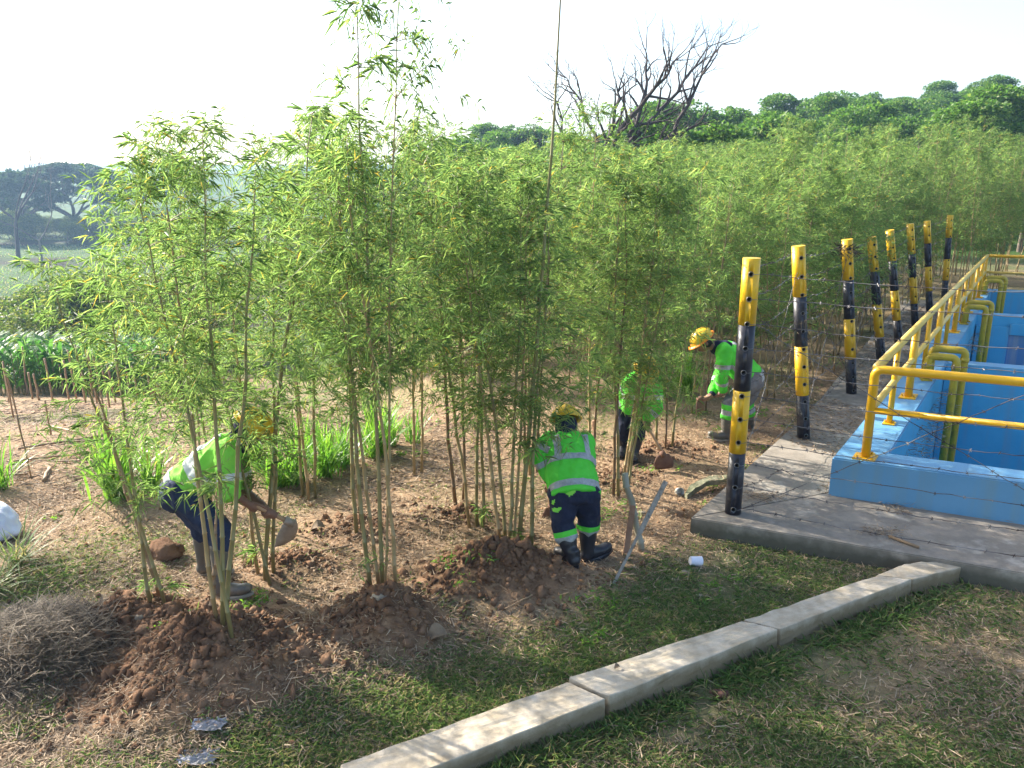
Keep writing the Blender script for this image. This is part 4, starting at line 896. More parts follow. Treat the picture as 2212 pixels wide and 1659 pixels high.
def polar(n, y0, y1, rng, r0=-0.74, r1=0.74):
    u = rng.random(n); y = 1 / (1 / y0 + u * (1 / y1 - 1 / y0)); x = rng.uniform(r0, r1, n) * (y + 0.6); return x, y
def insl(x, y): return slab_dist(x, y) < 0.02
def kerbhit(x, y):
    s = kerb_side(x, y); return (s > -0.125) & (s < 0.125) & (x > -0.95) & (x < 3.35)
# dry straw and leaf litter
rg = np.random.default_rng(77); x, y = polar(420000, 2.9, 15, rg)
dens = np.clip(0.30 + 1.6 * fbm(x, y, 1.3, 3, 41) + 0.35 * sstep(5, 6.5, y), 0.08, 1) * (1 - 0.7 * digmask(x, y)) * (1 - 0.5 * grassmask(x, y)) * (1 - 0.5 * (kerb_side(x, y) < -0.1))
k = (rg.random(len(x)) < dens) & ~insl(x, y) & ~kerbhit(x, y); x, y = x[k], y[k]; n = len(x)
L = rg.uniform(0.016, 0.07, n) * (1 + 0.8 * (rg.random(n) > 0.93)); az = rg.uniform(0, 6.28, n); D = np.stack([np.cos(az), np.sin(az), rg.normal(size=n) * 0.22], 1)
Pz = np.stack([x, y, H(x, y) + 0.008 + rg.uniform(0, 0.012, n)], 1); S = np.stack([-np.sin(az), np.cos(az), rg.normal(size=n) * 0.4], 1) * (rg.uniform(0.0012, 0.0030, n) * (1 + y * 0.06))[:, None]
D = D * L[:, None]; V = np.stack([Pz - S, Pz + S, Pz + D + S * 0.4, Pz + D - S * 0.4], 1).reshape(-1, 3); Fc = np.arange(n)[:, None] * 4 + np.array([[0, 1, 2, 3]])
tag(obj('dry_straw', np_mesh('dry_straw', V, Fc, M['straw'])), 'dry straw and bamboo leaf litter scattered over the soil', 'straw litter', kind='stuff')
# grass
rg = np.random.default_rng(78); x, y = polar(420000, 2.9, 14, rg)
g = grassmask(x, y) * np.clip(0.55 + 2.2 * fbm(x, y, 2.5, 3, 51), 0, 1)
k = (rg.random(len(x)) < g) & ~insl(x, y) & ~kerbhit(x, y); x, y = x[k], y[k]; n = len(x)
tall = 1 + 0.9 * np.exp(-((kerb_side(x, y) + 0.2) / 0.12) ** 2)
L = rg.uniform(0.03, 0.085, n) * tall; Pz = np.stack([x, y, H(x, y)], 1); D = rg.normal(size=(n, 3)) * np.array([0.9, 0.9, 0.3]) + np.array([0, 0, 0.75])
V, Fc = leaf_arrays(Pz, D, L, 0.0028 * (1 + y * 0.12), 0.35, rg)
tag(obj('grass', np_mesh('grass', V, Fc, M['grass'])), 'short wiry green grass growing along the kerb and in patches', 'grass', kind='stuff')
# longer cane and stalk litter over the bare field on the left
rg = np.random.default_rng(82); n = 26000; y = 7.0 + 11 * rg.random(n) ** 1.4; x = -y * rg.uniform(0.02, 0.72, n); az = rg.normal(0.15, 0.8, n); L = rg.uniform(0.05, 0.22, n); L = L * (1 + 1.5 * (rg.random(n) > 0.97))
kx = rg.random(n) < np.clip(0.5 + 2 * fbm(x, y, 0.8, 3, 85), 0.1, 1); x, y, az, L = x[kx], y[kx], az[kx], L[kx]
D = np.stack([np.cos(az), np.sin(az), rg.normal(size=len(x)) * 0.08], 1); V, Fc = leaf_arrays(np.stack([x, y, H(x, y) + 0.012], 1), D, L, 0.010, 0.0, rg)
tag(obj('stalk_litter', np_mesh('stalk_litter', V, Fc, M['stalk'])), 'dead stalks and cane scraps strewn over the bare field on the left', 'stalk litter', kind='stuff')
n = 45000; y = 36 + 110 * rg.random(n) ** 1.5; x = -y * rg.uniform(0.30, 0.78, n); kx = rg.random(n) < np.clip(0.45 + 2.5 * fbm(x, y, 0.12, 3, 88), 0.03, 1); x, y = x[kx], y[kx]; n = len(x)
V, Fc = leaf_arrays(np.stack([x, y, H(x, y)], 1), rg.normal(size=(n, 3)) * [.6, .6, .2] + [0, 0, 1], rg.uniform(.15, .5, n), 0.09, 0.3, rg)
tag(obj('field_grass', np_mesh('field_grass', V, Fc, M['grass'])), 'rough green grass growing over the far terraced fields', 'grass', kind='stuff')
# small weeds
rg = np.random.default_rng(80); x, y = polar(520, 4.2, 13, rg, -0.62, 0.40); kx = (kerb_side(x, y) > 0.6) & ~insl(x, y) & (fbm(x, y, 0.7, 3, 71) > 0.0); x, y = x[kx], y[kx]; Q = []
for i in range(len(x)):
    m_ = int(rg.integers(10, 34)); p = np.stack([x[i] + rg.normal(size=m_) * 0.035, y[i] + rg.normal(size=m_) * 0.035, np.full(m_, gz(x[i], y[i])) + rg.random(m_) * 0.03], 1)
    Q.append(leaf_arrays(p, rg.normal(size=(m_, 3)) * [1, 1, .4] + [0, 0, .7], rg.uniform(.02, .07, m_), rg.uniform(.006, .016, m_), 0.3, rg))
V, Fc = merge(Q); tag(obj('weeds', np_mesh('weeds', V, Fc, M['lush'])), 'small bright green weeds sprouting between the bamboo clumps', 'weeds', kind='stuff')
# straw pile
rg = np.random.default_rng(79); c = at(60, 1400, 0.1); n = 5200; a = rg.uniform(0, 6.28, n); r = np.sqrt(rg.random(n)); x = c.x - 0.05 + np.cos(a) * r * 0.55; y = c.y + np.sin(a) * r * 0.5
z = H(x, y) + 0.13 * np.clip(1 - r ** 2, 0, 1) * rg.random(n) ** 0.5
V, Fc = ribbons(n, np.stack([x, y, z], 1), rg, rg.uniform(0.06, 0.2, n), np.full(n, 0.0045), rg.uniform(-0.2, 0.6, n), 3, None, 0.6)
tag(obj('hay_pile', np_mesh('hay_pile', V, Fc, M['straw_grey'])), 'pile of grey dried grass at the left edge by the hollow', 'hay pile', kind='stuff')

# ------------------------------------------------------------------ soil heaps: clods
def clod_protos():
    out = []
    for s in range(7):
        bm = bmesh.new(); bmesh.ops.create_icosphere(bm, subdivisions=(2 if s < 2 else 1), radius=1)
        for v in bm.verts:
            q = v.co + Vector((s * 7.1, 0, 0)); v.co *= 1 + 1.0 * mnoise.noise(q * 1.7) + 0.7 * mnoise.noise(q * 4.4)
            v.co.z *= 0.75
        out.append((np.array([v.co[:] for v in bm.verts]), np.array([[v.index for v in f.verts] for f in bm.faces]))); bm.free()
    return out
CP = clod_protos()
def clods(name, x, y, sizes, m, label, rg, lift=0.25):
    parts = []
    for i in range(len(x)):
        V, Fc = CP[int(rg.integers(0, 7))]; a = rg.normal(size=(3, 3)); q, _ = np.linalg.qr(a); s = sizes[i] * rg.uniform(0.85, 1.2, 3)
        parts.append(((V @ q) * s + np.array([x[i], y[i], gz(x[i], y[i]) + sizes[i] * lift]), Fc))
    V, Fc = merge(parts); c = V.mean(0); c[2] = 0; o = obj(name, np_mesh(name, V - c, Fc, m, smooth=False), None, Vector(c)); return tag(o, label, 'soil heap', kind='stuff')
hl = ['largest dark soil heap at the foot of the front bamboo', 'round dark soil heap under the tall bamboo', 'broad dark soil heap beside the navy trousered worker', 'reddish loose soil at the leftmost bamboo clump',
      'freshly dug soil by the denim worker and his bamboo', 'low soil heap at the three thin canes', 'low soil heap at the two thick tan canes', 'low soil heap at the half hidden clump', 'low soil heap between the right hand workers']
rg = np.random.default_rng(91)
for i, (mx, my, rx, ry, h) in enumerate(MOUNDS):
    n = int(5200 * rx * ry / 0.35) if h > 0.11 else 1200; n = min(n, 7500); a = rg.uniform(0, 6.28, n); r = np.abs(rg.normal(size=n)) * 0.60
    cx = mx + np.cos(a) * r * rx; cy = my + np.sin(a) * r * ry; sz = 0.0035 + 0.020 * rg.random(n) ** 4.0 + rg.uniform(0.008, 0.036, n) * (rg.random(n) > 0.965)
    if h <= 0.11: sz *= 0.75
    kp = np.ones(n, bool)
    for (fx, fy) in ((-1.95, 4.95), (-1.80, 4.93), (-1.65, 4.95), (-2.3, 5.35), (-2.15, 5.35), (0.45, 5.33), (0.4, 5.45), (0.64, 5.5)): kp &= np.hypot(cx - fx, cy - fy) > 0.13
    cx, cy, sz = cx[kp], cy[kp], sz[kp]
    clods('soil_heap', cx, cy, sz, M['clod'], hl[i], rg)
x, y = polar(7000, 3.2, 10, rg, -0.6, 0.32); k = kerb_side(x, y) > 1.2; x, y = x[k], y[k]
o = clods('loose_soil', x, y, 0.003 + 0.016 * rg.random(len(x)) ** 4, M['soil_block'], 'small crumbs of soil strewn over the planting plot', rg); o['category'] = 'soil crumbs'
def rock(px, py, s, m, label, cat='stone', name='stone', z=0.1):
    v = at(px, py, z); V, Fc = CP[abs(hash(label)) % 7 if False else (len(label) % 7)]; me = None
    bm = bmesh.new(); bmesh.ops.create_icosphere(bm, subdivisions=3, radius=1)
    for w in bm.verts:
        q = w.co + Vector((len(label) * 3.3, 0, 0)); w.co *= 1 + 0.45 * mnoise.noise(q * 1.3) + 0.35 * mnoise.noise(q * 3.2) + 0.16 * mnoise.noise(q * 8); w.co = Vector((w.co.x * s[0], w.co.y * s[1], w.co.z * s[2]))
    me = bpy.data.meshes.new(name); bm.to_mesh(me); bm.free(); me.materials.append(m); me.shade_smooth()
    return tag(obj(name, me, None, on(v.x, v.y, s[2] * 0.4)), label, cat)
rock(358, 1185, (0.13, 0.10, 0.09), M['clod'], 'big reddish brown lump of earth left of the denim worker', 'earth lump', 'earth_lump')
rock(303, 1340, (0.028, 0.026, 0.026), M['stone'], 'pale tan stone on the left soil heap')
rock(820, 1318, (0.05, 0.035, 0.025), M['stone'], 'flat yellowish stone lying at the foot of the tall canes', z=0.2)
rock(1555, 1500, (0.045, 0.035, 0.018), M['rock_dark'], 'dark reddish flat stone in the grass below the kerb', z=0.0)
rock(262, 1390, (0.05, 0.035, 0.02), M['clod'], 'flat brown clod by the edge of the hollow')
rock(1480, 1240, (0.035, 0.03, 0.012), M['stone'], 'small pale stone in the grass under the paper cup', z=0.0)
rock(1510, 1290, (0.03, 0.02, 0.01), M['stone'], 'flat grey stone in the grass in front of the paper cup', z=0.0)
rock(1385, 1110, (0.04, 0.03, 0.015), M['stone'], 'pale stone on the straw right of the crossed stakes', z=0.0)

# ------------------------------------------------------------------ stakes and sticks
def stick(p0, p1, r, m, label, cat='stake', name='stake', group=None, sides=8, knots=0):
    a = Vector(p0); b = Vector(p1); mb = MB(); n = 6; pts = []; rad = []
    for i in range(n + 1):
        t = i / n; p = a.lerp(b, t) + Vector((random.gauss(0, r * .25), random.gauss(0, r * .25), 0)) * (0 if i in (0, n) else 1); pts.append(p); rad.append(r * (1 + 0.12 * random.uniform(-1, 1)))
        if knots and i % 2: pts.append(p + (b - a).normalized() * r * 0.4); rad.append(r * 1.25); pts.append(p + (b - a).normalized() * r * 0.8); rad.append(r)
    mb.tube(pts, rad, sides); return tag(mb.build(name, m, None, True, origin=a, loc=a), label, cat, group)
b1 = at(1388, 1190); t1 = hz(1350, 1022, b1.y + 0.05); stick(b1 - Vector((0, 0, .05)), t1, 0.026, M['bamboo_dry'], 'thick grey bamboo stake, tallest of the three crossed stakes', knots=1)
b2 = at(1350, 1200); t2 = hz(1367, 1092, b2.y + 0.05)
mb = MB(); mb.box(b2 - Vector((0, 0, .05)), t2, (0, -1, 0.2), 0.045, 0.02); tag(mb.build('stake', M['reddish'], None, origin=b2, loc=b2, bevel=0.003), 'flat reddish wooden stake behind the crossed stakes', 'stake')
b3 = at(1322, 1268); t3 = hz(1438, 1040, b3.y + 0.45)
mb = MB(); mb.box(b3, b3.lerp(t3, 0.5), (0, -1, 0.4), 0.022, 0.012); mb.box(b3.lerp(t3, 0.499), t3, (0, -1, 0.4), 0.036, 0.014)
tag(mb.build('stick', M['oldwood'], None, origin=b3, loc=b3, bevel=0.002), 'long grey splintered stick leaning across the crossed stakes', 'stick')
b4 = at(1281, 965); stick(b4, b4 + Vector((0, 0, 0.3)), 0.022, M['reddish'], 'short reddish wooden peg behind the navy trousered worker')
# dead canes standing in the field on the left
stk = [(30, 905, 130, -4), (38, 905, 110, -8), (20, 870, 90, 0), (110, 940, 80, -2), (68, 1035, 150, -10), (60, 855, 110, 5), (70, 862, 60, 0), (85, 865, 60, -4), (115, 870, 100, -5), (150, 870, 95, 0), (165, 862, 110, -4),
       (185, 870, 130, -6), (200, 868, 90, 3), (210, 872, 120, -6), (225, 890, 130, -8), (237, 880, 100, -6), (250, 870, 80, -8), (265, 865, 95, -5), (280, 860, 70, 0), (300, 868, 80, -6), (228, 950, 100, -20), (232, 960, 70, -10), (140, 855, 70, -3),
       (350, 905, 75, -14), (355, 880, 60, -4), (372, 890, 70, -10), (390, 880, 60, -5), (420, 870, 60, 4), (440, 880, 70, -6), (460, 870, 60, 3), (330, 870, 75, -5), (345, 862, 60, -3)]
def drop_at(px, py):        # first point of the sloping ground under a pixel
    d = ray(px, py); t = 3.0
    while t < 60:
        X_, Y_, Z_ = d[0] * t, d[1] * t, CAM_H + d[2] * t
        if Z_ <= gz(X_, Y_): break
        t += 0.05
    return Vector((d[0] * t, d[1] * t, gz(d[0] * t, d[1] * t)))
ONES = 'first second third fourth fifth sixth seventh eighth ninth tenth eleventh twelfth thirteenth fourteenth fifteenth sixteenth seventeenth eighteenth nineteenth twentieth'.split(); ONES += ['twenty-' + w for w in ONES[:9]] + ['thirtieth', 'thirty-first', 'thirty-second']
sx_ = sorted(q[0] for q in stk)
for i, (px, py, hp, lean) in enumerate(stk):
    b = drop_at(px, py); h = hp / FPX * b.y * 1.02; t = b + Vector((lean / FPX * b.y, 0, h))
    lab = {2: 'dead cane stake at the far left edge before the maize', 4: 'tall thin dead cane stake nearest the left edge of the bare plot', 20: 'thick leaning dead cane stake left of the bright grass clump'}.get(i, 'dead cane stake %s from the left in the bare field before the maize' % ONES[sx_.index(px)])
    stick(b, t, 0.011 * b.y / 9, M['dry_cane'], lab, 'stake', 'dead_cane', 'dead cane stakes in the bare field', 5)
for i, (a, b, r) in enumerate([((40, 975), (230, 945), .014), ((30, 1000), (190, 985), .012), ((150, 960), (260, 955), .012), ((115, 925), (170, 940), .014), ((280, 890), (370, 905), .012), ((10, 1030), (60, 1032), .012), ((95, 1045), (108, 1020), .02), ((300, 850), (340, 860), .012), ((120, 1000), (250, 1000), .01)]):
    A = drop_at(*a) + Vector((0, 0, .02)); Bq = drop_at(*b) + Vector((0, 0, .03)); stick(A, Bq, r, M['dry_cane'], 'cut dead cane lying on the bare field on the left', 'cane', 'fallen_cane', 'cut canes lying on the bare field', 5)
for i, (a, b, r, lab) in enumerate([((1090, 1330), (1150, 1310), .006, 'dry twig at the edge of the broad soil heap'), ((690, 1200), (760, 1185), .008, 'short dry cane piece lying before the tan canes'), ((575, 1180), (585, 1200), .006, 'short cane piece lying near the hoe'),
        ((955, 1145), (985, 1152), .008, 'pinkish cane piece lying in front of the three thin canes'), ((1150, 1395), (1165, 1410), .007, 'pale bark strip on the sunlit soil edge'), ((645, 1180), (610, 1215), .006, 'thin cane piece lying right of the hoe blade')]):
    A = at(*a) ; Bq = at(*b); stick(on(A.x, A.y, .012), on(Bq.x, Bq.y, .016), r, M['dry_cane'], lab, 'cane piece', 'cane_piece', None, 5)

# ------------------------------------------------------------------ litter things
p = at(1502, 1222, 0.0); cup = empty('paper_cup', on(p.x, p.y, 0.035), 0, 'white paper cup lying torn open in the grass before the slab', 'cup')
mb = MB(); n = 10; vs = []
for i in range(n + 1):
    a = R(-20 + 200 * i / n); vs += [(-0.045, 0.033 * math.cos(a), 0.033 * math.sin(a)), (0.045, 0.040 * math.cos(a), 0.040 * math.sin(a))]
vs += [(v[0], v[1] * 0.95, v[2] * 0.95) for v in vs]; m0 = 2 * (n + 1)
fs = [(2 * i, 2 * i + 1, 2 * i + 3, 2 * i + 2) for i in range(n)] + [(m0 + 2 * i + 2, m0 + 2 * i + 3, m0 + 2 * i + 1, m0 + 2 * i) for i in range(n)]
mb.add(vs, fs); c_ = mb.build('side', M['paper'], cup, True); cup.rotation_euler = (R(75), R(8), R(8))
mb = MB(); mb.tube([(-0.046, 0, 0.005), (-0.043, 0, 0.005)], 0.031, 14); mb.build('base', M['paper'], cup)
p = at(1470, 1070); lid = empty('plastic_cup', on(p.x, p.y, 0.04), 0, 'cloudy plastic cup lying on its side by the mossy hole edge', 'cup')
mb = MB(); ring = []
for (yy, r) in ((0, 0.040), (0.05, 0.034), (0.05, 0.031), (0.0, 0.037)): ring.append([(r * math.cos(a), yy, r * math.sin(a)) for a in [k * math.pi / 8 for k in range(16)]])
vs = sum(ring, []); mb.add(vs, [(a * 16 + k, a * 16 + (k + 1) % 16, ((a + 1) % 4) * 16 + (k + 1) % 16, ((a + 1) % 4) * 16 + k) for a in range(4) for k in range(16)]); mb.build('side', M['clear'], lid, True)
mb = MB(); mb.tube([(0, 0.047, 0), (0, 0.05, 0)], 0.032, 16); mb.build('base', M['clear'], lid); lid.rotation_euler = (R(-15), 0, R(20))
# mossy broken edge by the hole left of the slab
mb = MB(); pts_ = [at(1476, 1078, .04), at(1500, 1062, .1), at(1535, 1048, .13), at(1570, 1044, .14), at(1610, 1035, .13)]
fr = [at(a_, b_, 0) for a_, b_ in ((1484, 1080), (1500, 1070), (1525, 1062), (1550, 1060), (1580, 1058), (1620, 1052))]; bk_ = [p + Vector((random.uniform(-.02, .02), 0.10 + random.uniform(-.03, .03), 0)) for p in fr]
bm = bmesh.new(); loop = fr + bk_[::-1]; tv = [bm.verts.new((p.x - fr[0].x, p.y - fr[0].y, 0.045 + 0.07 * min(1, (k if k < 6 else 11 - k) / 2.5))) for k, p in enumerate(loop)]; bm.faces.new(tv)
ex = bmesh.ops.extrude_face_region(bm, geom=bm.faces[:]); [setattr(v.co, 'z', v.co.z - 0.05) for v in ex['geom'] if isinstance(v, bmesh.types.BMVert)]
bmesh.ops.recalc_face_normals(bm, faces=bm.faces[:]); bmesh.ops.triangulate(bm, faces=bm.faces[:]); bmesh.ops.subdivide_edges(bm, edges=bm.edges[:], cuts=3, use_grid_fill=True)
for v in bm.verts: v.co += Vector((mnoise.noise(v.co * 11), mnoise.noise(v.co * 13 + Vector((3, 0, 0))), mnoise.noise(v.co * 12 + Vector((0, 5, 0))))) * 0.016
me = bpy.data.meshes.new('broken_edging'); bm.to_mesh(me); bm.free(); me.materials.append(M['moss']); tag(obj('broken_edging', me, None, fr[0]), 'mossy broken concrete edging over a dark hole beside the slab', 'edging')
def dead_leaf(px, py, s, label, m='deadleaf', z=0.02, rz=0.0, zz=None):
    v = at(px, py, z); mb = MB(); n = 8; vs = []
    for i in range(n + 1):
        t = i / n; w = math.sin(math.pi * (0.08 + 0.84 * t)) * 0.42; zz_ = 0.25 * math.sin(t * 3) + 0.1
        vs += [(t - .5, -w, zz_ + 0.3 * w), (t - .5, 0, zz_ - 0.08), (t - .5, w, zz_ + 0.45 * w * (1 + t))]
    vs = [(a * s, b * s, c * s) for a, b, c in vs]; nn = len(vs); vs += [(a, b, c - 0.0015) for a, b, c in vs]
    fs = []
    for i in range(n):
        for k in (0, 1): fs.append((i * 3 + k, i * 3 + 3 + k, i * 3 + 4 + k, i * 3 + 1 + k)); fs.append((nn + i * 3 + 1 + k, nn + i * 3 + 4 + k, nn + i * 3 + 3 + k, nn + i * 3 + k))
    mb.add(vs, fs); o = mb.build('dead_leaf', M[m], None, True, loc=on(v.x, v.y, 0.01) if zz is None else Vector((v.x, v.y, zz)), ); o.rotation_euler = (0.15, -0.1, rz); return tag(o, label, 'leaf', 'large dead leaves')
dead_leaf(945, 1395, 0.13, 'curled grey brown dead leaf in the grass right of the front heap', rz=0.3)
dead_leaf(688, 1150, 0.11, 'pinkish curled dead leaf on the soil right of the hoe', rz=0.2)
dead_leaf(1333, 1443, 0.035, 'tiny orange brown leaf scrap on top of the second kerb block', rz=0.5, z=0.14, zz=0.142)
dead_leaf(655, 1050, 0.09, 'pale fallen leaf in front of the bright grass', rz=1.2)
# bark pieces on the slab
mb = MB(); A = at(1920, 1158, .165); Bq = at(1985, 1182, .165); mb.tube([A, A.lerp(Bq, .5), Bq], [0.010, 0.013, 0.012], 6); tag(mb.build('bark_piece', M['dry_cane'], None, True, origin=A, loc=A), 'split piece of dry cane sheath lying on the slab', 'bark piece')
rg = np.random.default_rng(5)
for (px, py, n, sp, lab) in ((1905, 1150, 160, 0.10, 'small tangle of dry straw on the slab near the split cane'), (1990, 1090, 200, 0.13, 'flat drift of straw at the foot of the tank wall'), (1640, 1075, 260, 0.12, 'dry straw gathered at the foot of the nearest post'), (2190, 1120, 90, 0.1, 'drift of straw against the tank wall at the right edge')):
    c = at(px, py, .15); Pz = np.array(c)[None] * 0 + np.stack([rg.normal(size=n) * sp, rg.normal(size=n) * sp * 0.5, 0.006 + rg.random(n) * 0.02], 1); D = rg.normal(size=(n, 3)) * np.array([1, 1, .2]); V, Fc = leaf_arrays(Pz, D, rg.uniform(.03, .09, n), 0.004, 0.05, rg)
    tag(obj('straw_tuft', np_mesh('straw_tuft', V, Fc, M['straw']), None, c), lab, 'straw', kind='stuff')
# leaf litter over the slab strip along the fence
n = 22000; a = rg.uniform(0.8, 14, n); b = rg.uniform(-0.2, 1.5, n); x = 1.47 + UU.x * a + VV.x * b; y = 6.02 + UU.y * a + VV.y * b
kp = (fbm(x, y, 1.1, 3, 61) + 0.20 * sstep(1.5, 4, a) - 0.05 > 0.0) ; x, y = x[kp], y[kp]; n = len(x); D = rg.normal(size=(n, 3)) * np.array([1, 1, .15]); Pz = np.stack([x, y, np.full(n, 0.153) + rg.random(n) * 0.012], 1)
V, Fc = leaf_arrays(Pz, D, rg.uniform(.03, .09, n), 0.007, 0.0, rg); tag(obj('dry_leaves', np_mesh('dry_leaves', V, Fc, M['straw'])), 'dry fallen leaves covering the slab strip between posts and tank', 'leaf litter', kind='stuff')
# earth drifted over the slab strip
# sack
sk_base = at(5, 1170, 0.0); sack = empty('sack', on(sk_base.x - 0.22, sk_base.y + 0.1), 0, 'full white woven sack with a faded red print at the left edge', 'sack')
bm = bmesh.new(); bmesh.ops.create_icosphere(bm, subdivisions=5, radius=1)
for v in bm.verts:
    c = v.co; e = abs(c.x) ** 2.2; c.x *= 0.34; c.y *= 0.22 * (1 - 0.55 * e); c.z = c.z * 0.17 * (1 - 0.6 * e) + 0.13; c.z = max(c.z, 0.0)
    c += c.normalized() * 0.018 * mnoise.noise(Vector((c.x * 9, c.y * 18, c.z * 18)))
me = bpy.data.meshes.new('body'); bm.to_mesh(me); bm.free(); me.materials.append(M['white']); me.shade_smooth(); obj('body', me, sack)
mb = MB(); cc = [(0.02, -0.14), (0.16, -0.11), (0.17, -0.02), (0.04, -0.03)]
mb.add([(x, y, 0.288 - abs(x) * 0.18 + (0.02 if y > -.05 else -0.012)) for x, y in cc], [(0, 1, 2, 3)]); mb.build('red_print', M['sack_red'], sack); sack.rotation_euler = (0, R(12), R(-12))
for (px, py, s, lab) in ((455, 1600, 0.085, 'crumpled pale blue plastic scrap at the bottom left'), (430, 1650, 0.10, 'flattened dusty plastic sheet below the crumpled scrap')):
    v = at(px, py); bm = bmesh.new(); bmesh.ops.create_grid(bm, x_segments=26, y_segments=16, size=1)
    for w in bm.verts:
        q = w.co.copy(); w.co = Vector((q.x * s * (1 + .3 * mnoise.noise(q * 2)), q.y * s * 0.55 * (1 + .4 * mnoise.noise(q * 2 + Vector((4, 0, 0)))), 0.014 + 0.03 * abs(mnoise.noise(Vector((q.x * 2 + q.y * 3, q.y * 9, 0))))))
    bmesh.ops.solidify(bm, geom=bm.faces[:], thickness=0.001)
    me = bpy.data.meshes.new('plastic_scrap'); bm.to_mesh(me); bm.free(); me.materials.append(M['scrap']); tag(obj('plastic_scrap', me, None, on(v.x, v.y, 0.0)), lab, 'plastic scrap')

# ------------------------------------------------------------------ people
def remesh(mb, name, m, parent, origin, voxel=0.01, smooth=3, fold=0.0, fscale=14, extra=None):
    me = mb.mesh(name, m, True, origin); o = bpy.data.objects.new(name, me); col.objects.link(o)
    md = o.modifiers.new('r', 'REMESH'); md.mode = 'VOXEL'; md.voxel_size = voxel; md.use_smooth_shade = True
    if smooth: sm = o.modifiers.new('s', 'SMOOTH'); sm.iterations = smooth; sm.factor = 0.6
    bpy.context.view_layer.update()
    m2 = bpy.data.meshes.new_from_object(o.evaluated_get(bpy.context.evaluated_depsgraph_get())); o.modifiers.clear(); o.data = m2; m2.name = name
    bpy.data.meshes.remove(me)
    m2.materials.clear(); m2.materials.append(m)
    if fold:
        bm = bmesh.new(); bm.from_mesh(m2); bm.normal_update()
        for v in bm.verts:
            w = v.co; n1 = mnoise.noise(Vector((w.x * fscale, w.y * fscale, w.z * fscale * 0.6))); n2 = mnoise.noise(w * fscale * 2.3)
            v.co += v.normal * (fold * (1 - abs(n1) * 2.2) + fold * 0.5 * n2)
        bm.to_mesh(m2); bm.free()
    m2.shade_smooth(); o.parent = parent; return o
def loft(mb, rings, wdir, sides=16):
    """rings: (center, half width along wdir, half depth)"""
    n = len(rings); vs = []; fs = []
    for i, (c, a, b) in enumerate(rings):
        d = (Vector(rings[min(i + 1, n - 1)][0]) - Vector(rings[max(i - 1, 0)][0])).normalized(); w = (wdir - d * wdir.dot(d)).normalized(); q = d.cross(w)
        for k in range(sides): t = 2 * math.pi * k / sides; vs.append(Vector(c) + w * a * math.cos(t) + q * b * math.sin(t))
    for i in range(n - 1):
        for k in range(sides): k2 = (k + 1) % sides; fs.append((i * sides + k, i * sides + k2, (i + 1) * sides + k2, (i + 1) * sides + k))
    fs.append(tuple(range(sides - 1, -1, -1))); fs.append(tuple((n - 1) * sides + k for k in range(sides))); mb.add(vs, fs)
def limb(mb, pts, rads, sides=12):
    for i in range(len(pts) - 1):
        mb.tube([pts[i], Vector(pts[i]).lerp(Vector(pts[i + 1]), .5), pts[i + 1]], [rads[i], (rads[i] + rads[i + 1]) / 2, rads[i + 1]], sides)
    for p, r in zip(pts, rads): mb.ell(p, r, r, r, 0, 12, 8)
def band(src, name, m, parent, p, d, t0, t1, center=None, rad=0.3, off=0.004, reject=None):
    bm = bmesh.new(); bm.from_mesh(src.data); o = parent.location; P0 = Vector(p) - o; d = Vector(d).normalized()
    for (t, cl) in ((t0, 'i'), (t1, 'o')):
        bmesh.ops.bisect_plane(bm, geom=bm.verts[:] + bm.edges[:] + bm.faces[:], plane_co=P0 + d * t, plane_no=d, clear_inner=(cl == 'i'), clear_outer=(cl == 'o'))
    if center is not None:
        C0 = Vector(center) - o; dele = [f for f in bm.faces if (f.calc_center_median() - C0).length > rad]; bmesh.ops.delete(bm, geom=dele, context='FACES')
    if reject:
        dele = [f for f in bm.faces if reject(f.calc_center_median() + o)]; bmesh.ops.delete(bm, geom=dele, context='FACES')
    bm.normal_update()
    for v in bm.verts: v.co += v.normal * off
    if len(bm.faces) == 0: bm.free(); return None
    me = bpy.data.meshes.new(name); bm.to_mesh(me); bm.free(); me.materials.clear(); me.materials.append(m); me.shade_smooth(); return obj(name, me, parent)
def hand(mb, wrist, grip, axis_, side):
    """palm and five fingers closed on a bar through grip along axis_"""
    w = Vector(wrist); g = Vector(grip); ax = Vector(axis_).normalized(); fwd = (g - w); fwd = (fwd - ax * fwd.dot(ax) * 0.6).normalized(); up = ax.cross(fwd).normalized() * side
    palm = w.lerp(g, 0.55) + up * 0.018
    mb.tube([w, w.lerp(g, .3) + up * .006, palm, g + up * 0.03 - fwd * .005], [0.026, 0.03, 0.036, 0.030], 10)
    for k, ln in enumerate((0.95, 1.05, 1.0, 0.8)):
        c = g + ax * (-0.033 + 0.022 * k); r = 0.026 * ln; pts = []
        for a in (75, 35, -10, -60, -105): pts.append(c + (up * math.sin(R(a)) + fwd * math.cos(R(a))) * r * 1.05)
        mb.tube(pts, [0.011, 0.0105, 0.010, 0.0095, 0.008], 7)
        mb.ell(pts[0], .012, .012, .012, 0, 8, 6); mb.tube([palm, pts[0]], [0.014, 0.011], 7)
    c = g - ax * 0.045; pts = [palm - ax * 0.03, c + up * 0.012 - fwd * 0.03, c - up * 0.018 - fwd * 0.022, c - up * 0.026 + fwd * 0.004]
    mb.tube(pts, [0.014, 0.012, 0.0105, 0.009], 7)
